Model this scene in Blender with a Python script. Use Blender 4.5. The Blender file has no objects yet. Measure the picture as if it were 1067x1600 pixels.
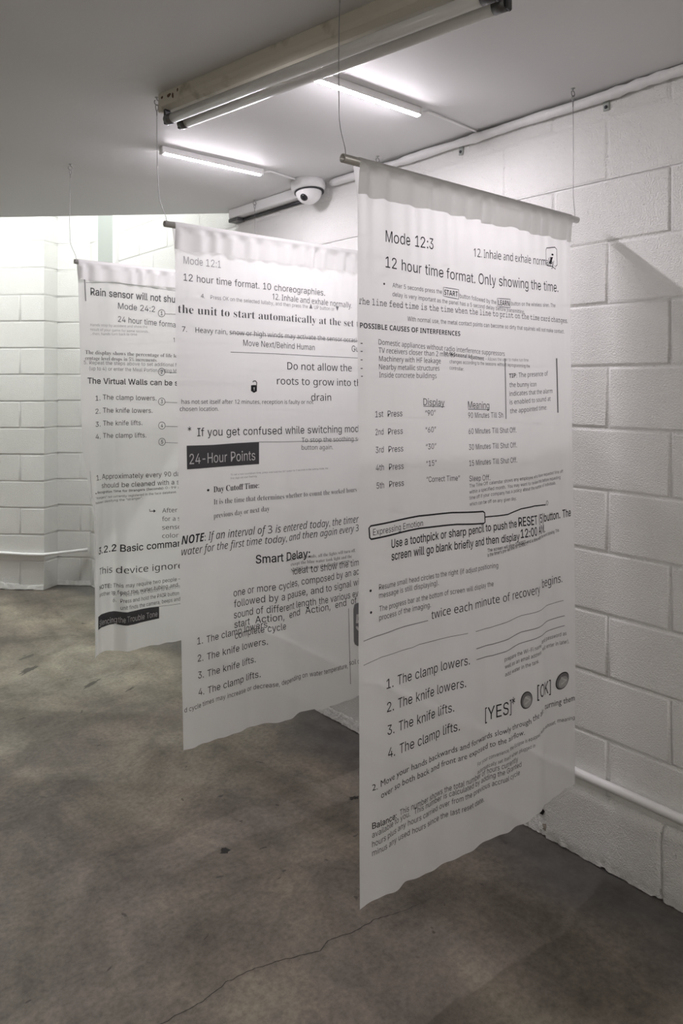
import bpy, math, random
from mathutils import Vector, Matrix, noise
from mathutils.geometry import tessellate_polygon
random.seed(4)
SC = bpy.context.scene
COL = SC.collection

# ------------------------------------------------------------------ camera
YAW = math.radians(40.73)
cam_data = bpy.data.cameras.new('camera')
cam_data.sensor_fit = 'HORIZONTAL'
cam_data.sensor_width = 24.0
cam_data.lens = 1134.0 / 1067.0 * 24.0
cam_data.shift_y = -(800 - 595.4) / 1067.0
cam_data.clip_start = 0.05
cam = bpy.data.objects.new('camera', cam_data)
COL.objects.link(cam)
cam.location = (0, 0, 1.59)
cam.rotation_euler = (math.radians(90), 0, -YAW)
SC.camera = cam

# ------------------------------------------------------------------ light levels, exposure
SC.view_settings.view_transform = 'Standard'
SC.view_settings.look = 'None'
SC.view_settings.gamma = 1.0
SC.view_settings.use_curve_mapping = False
SC.view_settings.exposure = 3.27
ROOM_LED = 33.0          # the two short battens between the cloths
HALL_LED = 74.0          # battens on the higher ceiling of the passage beyond the drop
REAR_FILL = 30.0           # unseen fill lamps added behind the camera
COOL = (1.0, 0.93, 1.0)
NEUTRAL = (0.98, 1.0, 0.965)
WARM = (1.0, 0.94, 0.90)
world = bpy.data.worlds.new('world')
SC.world = world
world.use_nodes = True
world.node_tree.nodes['Background'].inputs[0].default_value = (0.9, 0.95, 1.0, 1)
world.node_tree.nodes['Background'].inputs[1].default_value = 0.02
SC.cycles.use_denoising = True
SC.cycles.max_bounces = 10
SC.cycles.diffuse_bounces = 6
SC.cycles.transparent_max_bounces = 16
SC.cycles.sample_clamp_indirect = 8.0
SC.cycles.caustics_reflective = False
SC.cycles.caustics_refractive = False

# ------------------------------------------------------------------ helpers
class MB:
    """collects verts and faces for one mesh object"""
    def __init__(self):
        self.v, self.f, self.m, self.s = [], [], [], []
    def face(self, idx, mat=0, sm=False):
        self.f.append(tuple(idx)); self.m.append(mat); self.s.append(sm)
    def box(self, lo, hi, mat=0, M=None, bevel=0.0):
        x0, y0, z0 = lo; x1, y1, z1 = hi
        b = min(bevel, (x1 - x0) / 2.01, (y1 - y0) / 2.01, (z1 - z0) / 2.01)
        n = len(self.v)
        if b <= 0:
            P = [(x, y, z) for x in (x0, x1) for y in (y0, y1) for z in (z0, z1)]
            F = [(0, 1, 3, 2), (4, 6, 7, 5), (0, 4, 5, 1), (2, 3, 7, 6), (0, 2, 6, 4), (1, 5, 7, 3)]
        else:
            P = []
            idx = {}
            for i, x in enumerate((x0, x1)):
                for j, y in enumerate((y0, y1)):
                    for k, z in enumerate((z0, z1)):
                        sx, sy, sz = (1, -1)[i] * b, (1, -1)[j] * b, (1, -1)[k] * b
                        idx[i, j, k, 'x'] = len(P); P.append((x, y + sy, z + sz))
                        idx[i, j, k, 'y'] = len(P); P.append((x + sx, y, z + sz))
                        idx[i, j, k, 'z'] = len(P); P.append((x + sx, y + sy, z))
            F = []
            for i in (0, 1):
                F.append([idx[i, j, k, 'x'] for j, k in ((0, 0), (1, 0), (1, 1), (0, 1))])
                F.append([idx[j, i, k, 'y'] for j, k in ((0, 0), (1, 0), (1, 1), (0, 1))])
                F.append([idx[j, k, i, 'z'] for j, k in ((0, 0), (1, 0), (1, 1), (0, 1))])
            for i in (0, 1):
                for j in (0, 1):
                    F.append([idx[i, j, 0, 'x'], idx[i, j, 1, 'x'], idx[i, j, 1, 'y'], idx[i, j, 0, 'y']])
                    F.append([idx[i, 0, j, 'x'], idx[i, 1, j, 'x'], idx[i, 1, j, 'z'], idx[i, 0, j, 'z']])
                    F.append([idx[0, i, j, 'y'], idx[1, i, j, 'y'], idx[1, i, j, 'z'], idx[0, i, j, 'z']])
                    for k in (0, 1):
                        F.append([idx[i, j, k, 'x'], idx[i, j, k, 'y'], idx[i, j, k, 'z']])
        for p in P:
            self.v.append(tuple(M @ Vector(p)) if M else p)
        for f in F:
            self.face([n + i for i in f], mat)
    def tube(self, pts, r, seg=10, mat=0, caps=True):
        """r: number, list per point, or function(i)"""
        pts = [Vector(p) for p in pts]
        n0 = len(self.v)
        up = None
        for i, p in enumerate(pts):
            d = (pts[min(i + 1, len(pts) - 1)] - pts[max(i - 1, 0)]).normalized()
            if up is None:
                up = Vector((0, 0, 1)) if abs(d.z) < .9 else Vector((1, 0, 0))
            a = d.cross(up).normalized(); up = a.cross(d).normalized()
            rr = r(i) if callable(r) else (r[i] if isinstance(r, (list, tuple)) else r)
            for k in range(seg):
                t = 2 * math.pi * k / seg
                self.v.append(tuple(p + a * math.cos(t) * rr + up * math.sin(t) * rr))
        for i in range(len(pts) - 1):
            for k in range(seg):
                a = n0 + i * seg + k; b = n0 + i * seg + (k + 1) % seg
                self.face((a, b, b + seg, a + seg), mat, True)
        if caps:
            self.face([n0 + k for k in range(seg)][::-1], mat)
            self.face([n0 + (len(pts) - 1) * seg + k for k in range(seg)], mat)
    def lathe(self, prof, seg=32, M=None, mat=0):
        n0 = len(self.v)
        for r, z in prof:
            for k in range(seg):
                t = 2 * math.pi * k / seg
                p = Vector((r * math.cos(t), r * math.sin(t), z))
                self.v.append(tuple(M @ p) if M else tuple(p))
        for i in range(len(prof) - 1):
            for k in range(seg):
                a = n0 + i * seg + k; b = n0 + i * seg + (k + 1) % seg
                self.face((a, b, b + seg, a + seg), mat, True)
    def grid(self, fn, nu, nv, mat=0, sm=True):
        n0 = len(self.v)
        for j in range(nv + 1):
            for i in range(nu + 1):
                self.v.append(tuple(fn(i / nu, j / nv)))
        for j in range(nv):
            for i in range(nu):
                a = n0 + j * (nu + 1) + i
                self.face((a, a + 1, a + nu + 2, a + nu + 1), mat, sm)
    def build(self, name, mats, parent=None):
        me = bpy.data.meshes.new(name)
        o = self._v = self.v
        if parent is not None:
            inv = parent_origin(parent)
            o = [(p[0] - inv[0], p[1] - inv[1], p[2] - inv[2]) for p in self.v]
        me.from_pydata(o, [], self.f)
        for m in (mats if isinstance(mats, (list, tuple)) else [mats]):
            me.materials.append(m)
        me.polygons.foreach_set('material_index', self.m)
        me.polygons.foreach_set('use_smooth', self.s)
        me.update()
        ob = bpy.data.objects.new(name, me)
        COL.objects.link(ob)
        if parent is not None: ob.parent = parent
        return ob

def parent_origin(o):
    p = Vector((0, 0, 0))
    while o is not None:
        p = p + o.location
        o = o.parent
    return p

def thing(name, loc, label, cat, group=None):
    o = bpy.data.objects.new(name, None)
    o.empty_display_size = .1
    COL.objects.link(o)
    o.location = loc
    o['label'] = label; o['category'] = cat
    if group: o['group'] = group
    return o

def tag(o, label, cat, group=None):
    o['label'] = label; o['category'] = cat
    if group: o['group'] = group
    return o

def struct(o):
    o['kind'] = 'structure'
    return o

# ------------------------------------------------------------------ materials
def mat(name):
    m = bpy.data.materials.new(name); m.use_nodes = True
    nt = m.node_tree
    return m, nt, nt.nodes['Principled BSDF']

def plain(name, col, rough=.5, metal=0.0, bump=0.0, bscale=80, spec=.5):
    m, nt, b = mat(name)
    b.inputs['Base Color'].default_value = (*col, 1)
    b.inputs['Roughness'].default_value = rough
    b.inputs['Metallic'].default_value = metal
    b.inputs['Specular IOR Level'].default_value = spec
    if bump:
        add_bump(nt, b, [(bscale, 4, bump)])
    return m

def add_bump(nt, b, layers, pits=0.0, dist=.004):
    N, L = nt.nodes, nt.links
    tc = N.new('ShaderNodeTexCoord')
    h = None
    for sc, det, k in layers:
        n = N.new('ShaderNodeTexNoise'); n.inputs['Scale'].default_value = sc; n.inputs['Detail'].default_value = det
        L.new(tc.outputs['Object'], n.inputs['Vector'])
        mu = N.new('ShaderNodeMath'); mu.operation = 'MULTIPLY'; mu.inputs[1].default_value = k
        L.new(n.outputs['Fac'], mu.inputs[0])
        if h is None: h = mu
        else:
            ad = N.new('ShaderNodeMath'); ad.operation = 'ADD'
            L.new(h.outputs[0], ad.inputs[0]); L.new(mu.outputs[0], ad.inputs[1]); h = ad
    if pits:
        n = N.new('ShaderNodeTexNoise'); n.inputs['Scale'].default_value = 120; n.inputs['Detail'].default_value = 3
        L.new(tc.outputs['Object'], n.inputs['Vector'])
        r = N.new('ShaderNodeMapRange'); r.inputs[1].default_value = .68; r.inputs[2].default_value = .74
        r.inputs[3].default_value = 0; r.inputs[4].default_value = -pits
        L.new(n.outputs['Fac'], r.inputs[0])
        ad = N.new('ShaderNodeMath'); ad.operation = 'ADD'
        L.new(h.outputs[0], ad.inputs[0]); L.new(r.outputs[0], ad.inputs[1]); h = ad
    bp = N.new('ShaderNodeBump'); bp.inputs['Strength'].default_value = 1.0; bp.inputs['Distance'].default_value = dist
    L.new(h.outputs[0], bp.inputs['Height']); L.new(bp.outputs[0], b.inputs['Normal'])

def block_paint(name, col, dist=.0044):
    m, nt, b = mat(name)
    N, L = nt.nodes, nt.links
    tc = N.new('ShaderNodeTexCoord')
    n = N.new('ShaderNodeTexNoise'); n.inputs['Scale'].default_value = 2.2; n.inputs['Detail'].default_value = 5
    L.new(tc.outputs['Object'], n.inputs['Vector'])
    r = N.new('ShaderNodeValToRGB')
    r.color_ramp.elements[0].position = .3; r.color_ramp.elements[0].color = (col[0] * .93, col[1] * .93, col[2] * .92, 1)
    r.color_ramp.elements[1].position = .65; r.color_ramp.elements[1].color = (*col, 1)
    L.new(n.outputs['Fac'], r.inputs[0])
    L.new(r.outputs[0], b.inputs['Base Color'])
    b.inputs['Roughness'].default_value = .5
    b.inputs['Specular IOR Level'].default_value = .3
    add_bump(nt, b, [(34, 3, .16), (230, 4, .85)], pits=.55, dist=dist)
    return m

M_BLOCK = block_paint('painted_block', (.80, .80, .785))
M_PLASTER = block_paint('painted_render', (.79, .785, .765), .0075)
M_CEIL = plain('ceiling_paint', (.70, .70, .70), .6, bump=.12, bscale=45, spec=.2)
M_WHITE = plain('white_paint', (.82, .82, .82), .4)
M_WRAP = plain('white_wrap', (.78, .78, .78), .45, bump=1.2, bscale=38)
M_GREY = plain('plain_grey', (.38, .41, .39), .55)
M_STEEL = plain('brushed_steel', (.66, .65, .63), .3, .4)
M_WIRE = plain('wire', (.30, .30, .30), .4, .6)
M_DARK = plain('dark_metal', (.045, .045, .048), .4, .3)
M_BLACK = plain('hole_shade', (.012, .012, .012), .6)
M_RUST = plain('rust_stain', (.10, .055, .03), .7)
M_TUBE = plain('glass_tube_white', (.74, .74, .72), .12)
M_GREYMETAL = plain('grey_cap_metal', (.12, .12, .12), .35, .6)
M_DIRT = plain('floor_dirt', (.022, .02, .018), .7)
M_SMUDGE = plain('floor_smudge', (.075, .066, .054), .5)
M_LENS = plain('smoked_lens', (.02, .02, .022), .08)
M_BRICK = plain('raw_block_break', (.34, .30, .25), .9, bump=2, bscale=60)

def cream_metal():
    m, nt, b = mat('old_cream_enamel')
    N, L = nt.nodes, nt.links
    tc = N.new('ShaderNodeTexCoord')
    n = N.new('ShaderNodeTexNoise'); n.inputs['Scale'].default_value = 9; n.inputs['Detail'].default_value = 6
    L.new(tc.outputs['Object'], n.inputs['Vector'])
    r = N.new('ShaderNodeValToRGB')
    e = r.color_ramp.elements
    e[0].position = .26; e[0].color = (.26, .22, .15, 1)
    e[1].position = .40; e[1].color = (.60, .57, .49, 1)
    L.new(n.outputs['Fac'], r.inputs[0]); L.new(r.outputs[0], b.inputs['Base Color'])
    b.inputs['Roughness'].default_value = .45
    return m
M_CREAM = cream_metal()

def concrete():
    m, nt, b = mat('stained_concrete')
    N, L = nt.nodes, nt.links
    tc = N.new('ShaderNodeTexCoord')
    def noise_tex(scale, det, rough=.55, dist=0.0, stretch=None):
        n = N.new('ShaderNodeTexNoise')
        n.inputs['Scale'].default_value = scale; n.inputs['Detail'].default_value = det
        n.inputs['Roughness'].default_value = rough; n.inputs['Distortion'].default_value = dist
        if stretch:
            mp = N.new('ShaderNodeMapping'); mp.inputs['Scale'].default_value = stretch[0]; mp.inputs['Rotation'].default_value = stretch[1]
            L.new(tc.outputs['Object'], mp.inputs['Vector']); L.new(mp.outputs[0], n.inputs['Vector'])
        else:
            L.new(tc.outputs['Object'], n.inputs['Vector'])
        return n.outputs['Fac']
    def ramp(fac, stops):
        r = N.new('ShaderNodeValToRGB')
        e = r.color_ramp.elements
        while len(e) < len(stops): e.new(.5)
        for el, (p, c) in zip(e, stops):
            el.position = p; el.color = (*c, 1)
        L.new(fac, r.inputs[0]); return r.outputs[0]
    def mix(a, b_, fac, mode='MIX'):
        x = N.new('ShaderNodeMix'); x.data_type = 'RGBA'; x.blend_type = mode
        if isinstance(fac, float): x.inputs['Factor'].default_value = fac
        else: L.new(fac, x.inputs['Factor'])
        L.new(a, x.inputs['A']); L.new(b_, x.inputs['B']); return x.outputs['Result']
    base = ramp(noise_tex(.8, 8, .62, .9), [(.28, (.104, .090, .076)), (.44, (.172, .151, .126)), (.58, (.238, .216, .174)), (.74, (.335, .312, .256))])
    streak = ramp(noise_tex(2.4, 8, .66, .5, ((1.0, .22, 1), (0, 0, .75))), [(.34, (.60, .58, .54)), (.5, (1, 1, 1)), (.66, (1.28, 1.25, 1.2))])
    c = mix(base, streak, .75, 'MULTIPLY')
    cloud = ramp(noise_tex(3.0, 9, .68, .5), [(.34, (.56, .55, .54)), (.5, (1, 1, 1)), (.66, (1.45, 1.42, 1.38))])
    c = mix(c, cloud, .8, 'MULTIPLY')
    fine = ramp(noise_tex(55, 6, .7), [(.32, (.60, .60, .60)), (.5, (1, 1, 1)), (.68, (1.35, 1.35, 1.35))])
    c = mix(c, fine, .7, 'MULTIPLY')
    specks = ramp(noise_tex(16, 2, .5, .6), [(.0, (.28, .27, .26)), (.245, (.3, .29, .28)), (.275, (1, 1, 1))])
    c = mix(c, specks, .8, 'MULTIPLY')
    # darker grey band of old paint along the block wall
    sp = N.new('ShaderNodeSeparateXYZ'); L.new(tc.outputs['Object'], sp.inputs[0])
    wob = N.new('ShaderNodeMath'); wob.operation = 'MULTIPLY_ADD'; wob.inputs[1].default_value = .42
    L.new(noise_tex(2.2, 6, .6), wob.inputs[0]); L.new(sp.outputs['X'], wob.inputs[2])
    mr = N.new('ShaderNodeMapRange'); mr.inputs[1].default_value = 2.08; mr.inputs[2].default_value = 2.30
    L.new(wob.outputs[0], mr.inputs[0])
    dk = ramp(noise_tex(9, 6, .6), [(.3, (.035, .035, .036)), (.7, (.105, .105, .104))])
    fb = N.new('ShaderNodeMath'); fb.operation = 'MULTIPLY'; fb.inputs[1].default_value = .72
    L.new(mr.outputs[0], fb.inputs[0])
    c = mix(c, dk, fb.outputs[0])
    L.new(c, b.inputs['Base Color'])
    rr = N.new('ShaderNodeMapRange'); rr.inputs[3].default_value = .34; rr.inputs[4].default_value = .62
    L.new(noise_tex(5, 6), rr.inputs[0]); L.new(rr.outputs[0], b.inputs['Roughness'])
    b.inputs['Specular IOR Level'].default_value = .35
    add_bump(nt, b, [(14, 6, .25), (160, 3, .12)], dist=.002)
    return m
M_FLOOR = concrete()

def cloth(name, col, see=.10, trans=.5):
    """thin voile: part diffuse, part glowing through, part open weave"""
    m = bpy.data.materials.new(name); m.use_nodes = True
    nt = m.node_tree; N, L = nt.nodes, nt.links
    N.remove(N['Principled BSDF'])
    out = N['Material Output']
    tc = N.new('ShaderNodeTexCoord')
    n = N.new('ShaderNodeTexNoise'); n.inputs['Scale'].default_value = 7; n.inputs['Detail'].default_value = 4
    mp = N.new('ShaderNodeMapping'); mp.inputs['Scale'].default_value = (6, 6, .6)
    L.new(tc.outputs['Object'], mp.inputs[0]); L.new(mp.outputs[0], n.inputs['Vector'])
    bp = N.new('ShaderNodeBump'); bp.inputs['Strength'].default_value = .35; bp.inputs['Distance'].default_value = .002
    L.new(n.outputs['Fac'], bp.inputs['Height'])
    d = N.new('ShaderNodeBsdfDiffuse'); d.inputs[0].default_value = (*col, 1)
    t = N.new('ShaderNodeBsdfTranslucent'); t.inputs[0].default_value = (*col, 1)
    L.new(bp.outputs[0], d.inputs['Normal']); L.new(bp.outputs[0], t.inputs['Normal'])
    a = N.new('ShaderNodeMixShader'); a.inputs[0].default_value = trans
    L.new(d.outputs[0], a.inputs[1]); L.new(t.outputs[0], a.inputs[2])
    if see > 0:
        tr = N.new('ShaderNodeBsdfTransparent')
        s = N.new('ShaderNodeMixShader'); s.inputs[0].default_value = see
        L.new(a.outputs[0], s.inputs[1]); L.new(tr.outputs[0], s.inputs[2])
        L.new(s.outputs[0], out.inputs[0])
    else:
        L.new(a.outputs[0], out.inputs[0])
    return m
M_CLOTH = cloth('white_voile', (.85, .85, .84), .13, .60)
M_HEM = cloth('white_voile_pocket', (.80, .80, .79), .04, .42)
INK = {'k': cloth('black_ink', (.035, .035, .037), .0, .35), 'd': cloth('dark_grey_ink', (.085, .085, .088), .0, .4),  # greys are partly print, partly backlight painted into the upper lettering
       'm': cloth('mid_grey_ink', (.22, .22, .225), .0, .4), 'l': cloth('pale_grey_ink', (.32, .32, .325), .0, .45), 'x': cloth('button_grey_ink', (.62, .62, .62), .0, .45),
       'w': cloth('unprinted_white', (.80, .80, .79), .0, .45)}
INK_ORDER = 'kdmlxw'

def lamp_mat(name, col, strength):
    m = bpy.data.materials.new(name); m.use_nodes = True
    nt = m.node_tree; N, L = nt.nodes, nt.links
    b = N['Principled BSDF']
    b.inputs['Base Color'].default_value = (.9, .9, .9, 1)
    b.inputs['Emission Color'].default_value = (*col, 1)
    b.inputs['Emission Strength'].default_value = strength
    return m
M_LED = lamp_mat('lit_diffuser', COOL, ROOM_LED)
M_HALL = lamp_mat('lit_hall_diffuser', NEUTRAL, HALL_LED)
M_REAR = lamp_mat('rear_fill_diffuser', WARM, REAR_FILL)

# ------------------------------------------------------------------ the setting
WX = 2.2                 # face of the block wall on the right
CEIL = 2.535
TOP = 4.10               # higher ceiling beyond the 45 degree drop
COURSE = .2032
Z0 = .0126

def block_wall(name, p0, d, length, nrm, ztop, first, alt, skip=None, last_depth=1.0):
    """blocks with raked joints; p0 start point, d direction, nrm points into the room"""
    mb = MB()
    d = Vector((d[0], d[1], 0)).normalized(); nrm = Vector((nrm[0], nrm[1], 0)).normalized()
    p0 = Vector((p0[0], p0[1], 0))
    rnd = random.Random(name)
    k = -1
    while True:
        za = Z0 + COURSE * k; zb = za + COURSE
        if za >= ztop: break
        za = max(za, -.002); zb = min(zb, ztop)
        off = first if k % 2 == 0 else alt
        s = off - COURSE * 2 * math.ceil(off / (COURSE * 2))
        while s < length:
            a, b = max(s, 0), min(s + 2 * COURSE, length)
            s += 2 * COURSE
            if b - a < .004: continue
            shallow = .45 if za > 2.1 else 1.0
            depth = .0068 * shallow * rnd.uniform(.75, 1.1) * last_depth
            g = .0040
            push = rnd.uniform(-.0012, .0012)
            n0 = len(mb.v)
            gl = g * rnd.uniform(.7, 1.25) if a > 0 else 0.0
            gr = g * rnd.uniform(.7, 1.25) if b < length else 0.0
            gb = g * rnd.uniform(.7, 1.3); gt = g * rnd.uniform(.7, 1.3)
            bv = .004
            rings = [(0, 0, 0, 0, -depth), (gl, gr, gb, gt, -depth * .9), (gl + (bv * .6 if gl else 0), gr + (bv * .6 if gr else 0), gb + bv * .6, gt + bv * .6, -.0012), (gl + (bv * 1.6 if gl else 0), gr + (bv * 1.6 if gr else 0), gb + bv * 1.6, gt + bv * 1.6, push)]
            for (l, r, lo, hi, dep) in rings:
                for (ss, zz) in ((a + l, za + lo), (b - r, za + lo), (b - r, zb - hi), (a + l, zb - hi)):
                    q = p0 + d * ss + nrm * dep
                    mb.v.append((q.x, q.y, zz))
            for ri in range(3):
                for j in range(4):
                    i0 = n0 + ri * 4 + j; i1 = n0 + ri * 4 + (j + 1) % 4
                    mb.face((i0, i1, i1 + 4, i0 + 4), 0, ri > 0)
            mb.face([n0 + 12 + j for j in range(4)], 0)
        k += 1
    return struct(mb.build(name, M_BLOCK))

YB, XL = -2.6, -2.6
# right wall runs along Y; even courses have joints at 1.0215 + n * .4064, odd ones at 1.2268 + n * .4064
block_wall('wall_right', (WX, YB), (0, 1), 8.25, (-1, 0), TOP, 1.0215 - YB, 1.2268 - YB)
mb = MB(); mb.box((WX + .008, YB, -.05), (WX + .15, 5.75, TOP)); struct(mb.build('wall_core', M_PLASTER))

# walls of the chamfered end: a face at 45 degrees, a short return, a second face further back
PC = Vector((1.888, 5.658)); QC = Vector((2.016, 5.735))
LD = Vector((-.7071, .7071)); FN = (-.7071, -.7071)
block_wall('wall_far', (PC.x, PC.y), LD, 4.6, FN, TOP, .19, .19 + COURSE, last_depth=.8)
ret = QC - PC
block_wall('wall_far_return', (PC.x, PC.y), ret, ret.length, (-ret.y, ret.x) if (-ret.y * -1 + ret.x * -1) > 0 else (ret.y, -ret.x), TOP, .0, .0, last_depth=.6)
rd = Vector((.7071, -.7071))
block_wall('wall_far_recess', (QC.x, QC.y), rd, .34, FN, TOP, .185, .185 + COURSE, last_depth=.7)
mb = MB()
# backing behind the three faces
for a, b in ((PC + LD * 4.6, PC), (PC, QC), (QC, QC + rd * .36)):
    n = Vector((.7071, .7071)); e = .012
    q = [a + n * e, b + n * e, b + n * .2, a + n * .2]
    n0 = len(mb.v)
    for z in (-.05, TOP):
        for p in q: mb.v.append((p.x, p.y, z))
    for f in ((0, 1, 5, 4), (1, 2, 6, 5), (2, 3, 7, 6), (3, 0, 4, 7)): mb.face([n0 + i for i in f])
struct(mb.build('wall_far_core', M_PLASTER))

# left and rear walls of the room, behind the camera
mb = MB(); mb.box((XL - .15, YB, -.05), (XL, 10.2, TOP)); struct(mb.build('wall_left', M_PLASTER))
mb = MB(); mb.box((XL - .15, YB - .15, -.05), (WX + .15, YB, TOP)); struct(mb.build('wall_rear', M_PLASTER))

# floor
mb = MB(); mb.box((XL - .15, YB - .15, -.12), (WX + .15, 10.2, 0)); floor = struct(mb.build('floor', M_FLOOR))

# ceiling slab with its 45 degree edge, and the higher ceiling of the passage beyond
E0 = 5.70
mb = MB()
poly = [(XL, YB), (WX + .02, YB), (WX + .02, E0 - WX - .02), (XL, E0 - XL)]
for z in (CEIL, TOP): mb.v += [(x, y, z) for x, y in poly]
mb.face((3, 2, 1, 0)); mb.face((4, 5, 6, 7))
for i in range(4): mb.face((i, (i + 1) % 4, (i + 1) % 4 + 4, i + 4))
struct(mb.build('ceiling', M_CEIL))
mb = MB(); mb.box((XL - .15, YB - .15, TOP), (WX + .15, 10.2, TOP + .12)); struct(mb.build('ceiling_passage', M_CEIL))

# render coat along the foot of the right wall
def nz(*a): return noise.noise(Vector(a))
BREAK_Y = 1.447
def foot(s, v):
    y = YB + (BREAK_Y - YB) * s
    if s > .985: y += .012 * nz(v * 9, 3.1, 0)
    ztop = .236 + .003 * nz(y * 3, 0, 5) + .002 * nz(y * 17, 2, 5)
    lo = .002 + max(0, .004 * nz(y * 7, 7, 1)) + max(0, .007 * nz(y * 41, 1, 2)) + .003 * abs(nz(y * 90, 1, 2))
    z = lo + (ztop - lo) * v
    p = .017 * smooth(1.0, .86, v) if v > .86 else .017
    p = .019 * min(1, (1 - v) / .1) ** .5 + .002 * nz(y * 6, z * 6, 0) + .0018 * nz(y * 24, z * 24, 3)
    p -= .007 * smooth(.18, 0, v) * (.5 + nz(y * 45, z * 60, 8))
    p -= .011 * math.exp(-((y - 1.043 - .004 * nz(z * 20, 0, 0)) / .005) ** 2)
    return (WX - max(p, -.004), y, z)
# ---- shape of the three hanging cloths (u = metres across the cloth, t = height above the floor)
def smooth(a, b, x):
    x = max(0.0, min(1.0, (x - a) / (b - a)))
    return x * x * (3 - 2 * x)
def table(pts, x):
    if x <= pts[0][0]: return pts[0][1]
    for (a, p), (b, q) in zip(pts, pts[1:]):
        if x <= b:
            return p + (q - p) * smooth(a, b, x)
    return pts[-1][1]
ROD_Z = 2.113
BANNERS = [
    dict(x0=1.158, w=0.918, y=1.288, fold=[(0, 0), (.22, 0), (.45, -.022), (.553, -.035), (.655, -.050), (.75, -.031), (.84, -.023), (.918, -.02)]),
    dict(x0=1.1636, w=0.915, y=2.212, fold=[(0, 0), (.28, 0), (.43, -.042), (.505, -.034), (.61, -.05), (.72, -.057), (.915, -.03)]),
    dict(x0=1.200, w=0.90, y=3.166, fold=[(0, 0.004), (.04, .03), (.11, .06), (.17, .05), (.235, .004), (.29, 0), (.5, -.03), (.7, .02), (.9, 0)]),
]
def surf(k, u, t):
    """point of cloth k -> (x, y)"""
    b = BANNERS[k]
    v = max(0.0, (ROD_Z - t) / 1.78)
    if k == 0:
        a = (min(v, .66) / .644) ** 1.5 
        dx = .012 * v * (1 - u / .918)
        rip = .0035 * v * math.sin(u * 41 + 2.0 * v) * (1 - .4 * u)
    elif k == 1:
        a = (v / .92) ** 1.5
        dx = .034 * v * (1 - min(u, .6) / .6) ** 2
        rip = .0035 * v * math.sin(u * 33 + 1.0 + 2.5 * v)
    else:
        a = smooth(.35, .85, v)
        e = .022 * min(v / .5, 1) + .055 * smooth(.44, .66, v) + .014 * max(0, v - .66)
        dx = e * (1 - min(u, .26) / .26) ** 2
        rip = .003 * v * math.sin(u * 29 + 2.0 * v)
    return b['x0'] + u + dx, b['y'] + a * table(b['fold'], u) + rip * smooth(0, .25, v)

mb = MB(); mb.grid(foot, 900, 24)
# broken end of the coat
mb.grid(lambda s, v: (foot(1, v)[0] + (.03) * s, foot(1, v)[1] + .004 * nz(v * 20, s * 5, 2) * (s > 0), foot(1, v)[2]), 2, 22)
struct(mb.build('baseboard_right', M_PLASTER))
# crumbling edge where the coat has fallen off further along
def crumb(s, v):
    y = BREAK_Y + (3.6 - BREAK_Y) * s
    h = .03 + .02 * (nz(y * 5, 0, 9) + .5) + .02 * abs(nz(y * 30, 4, 1))
    z = .003 + max(0, .010 * nz(y * 15, 7, 4)) + h * v
    p = .010 * (1 - v) ** .6 + .003 * nz(y * 40, z * 40, 5) + .004 * nz(y * 90, z * 90, 1)
    return (WX - p, y, z)
mb = MB(); mb.grid(crumb, 800, 10); struct(mb.build('trim_1', M_PLASTER))
def crumb2(a, b, off):
    def fn(s, v):
        q = a + (b - a) * s
        L = (b - a).length * s + off
        h = .035 + .015 * nz(L * 5, 0, 9) + .02 * abs(nz(L * 26, 4, 1))
        z = .003 + max(0, .012 * nz(L * 13, 7, 4)) + h * v
        p = .010 * (1 - v) ** .6 + .006 * nz(L * 34, z * 34, 5)
        return (q.x - .7071 * p, q.y - .7071 * p, z)
    return fn
mb = MB(); mb.grid(crumb2(PC, PC + LD * 3.5, 0), 240, 6); struct(mb.build('baseboard_far', M_PLASTER))
mb = MB(); mb.grid(crumb2(QC + rd * .28, QC, 3), 60, 6); mb.grid(crumb2(QC, PC, 5), 40, 6); struct(mb.build('baseboard_recess', M_PLASTER))

# flat patch painting in a chipped hole's darkness, and bare patches beside the broken end of the coat
mb = MB()
mb.v += [(WX - .0015, y, z) for y, z in ((1.462, .082), (1.474, .092), (1.490, .094), (1.494, .080), (1.484, .066), (1.470, .066))]
mb.face(range(6)); struct(mb.build('trim_2', M_BLACK))
def lump(c, r, sx, seed):
    mb = MB()
    def fn(s, v):
        th = s * 2 * math.pi; ph = v * math.pi
        dd = Vector((math.sin(ph) * math.cos(th), math.sin(ph) * math.sin(th), math.cos(ph)))
        k = 1 + .5 * nz(dd.x * 2 + seed, dd.y * 2, dd.z * 2) + .35 * nz(dd.x * 5 + seed, dd.y * 5, dd.z * 5)
        return (c[0] + dd.x * r * k * sx, c[1] + dd.y * r * k * 1.2, max(c[2] + dd.z * r * k, .0))
    mb.grid(fn, 24, 16, 0, False); return mb
for i, (y, z, r) in enumerate(((1.456, .030, .012), (1.474, .024, .013), (1.505, .010, .012))):
    mb = lump((WX - .003, y, z), r, .55, i * 7.3)
    struct(mb.build('trim_%d' % (3 + i), M_BRICK if i == 0 else M_PLASTER))

# raised grey strip and the thin white corner trim on the right wall near the far corner
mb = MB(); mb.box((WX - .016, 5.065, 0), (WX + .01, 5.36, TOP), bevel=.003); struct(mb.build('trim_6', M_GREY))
mb = MB(); mb.box((WX - .028, 5.02, 0), (WX + .01, 5.064, TOP), bevel=.004); struct(mb.build('trim_7', M_WHITE))

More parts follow.
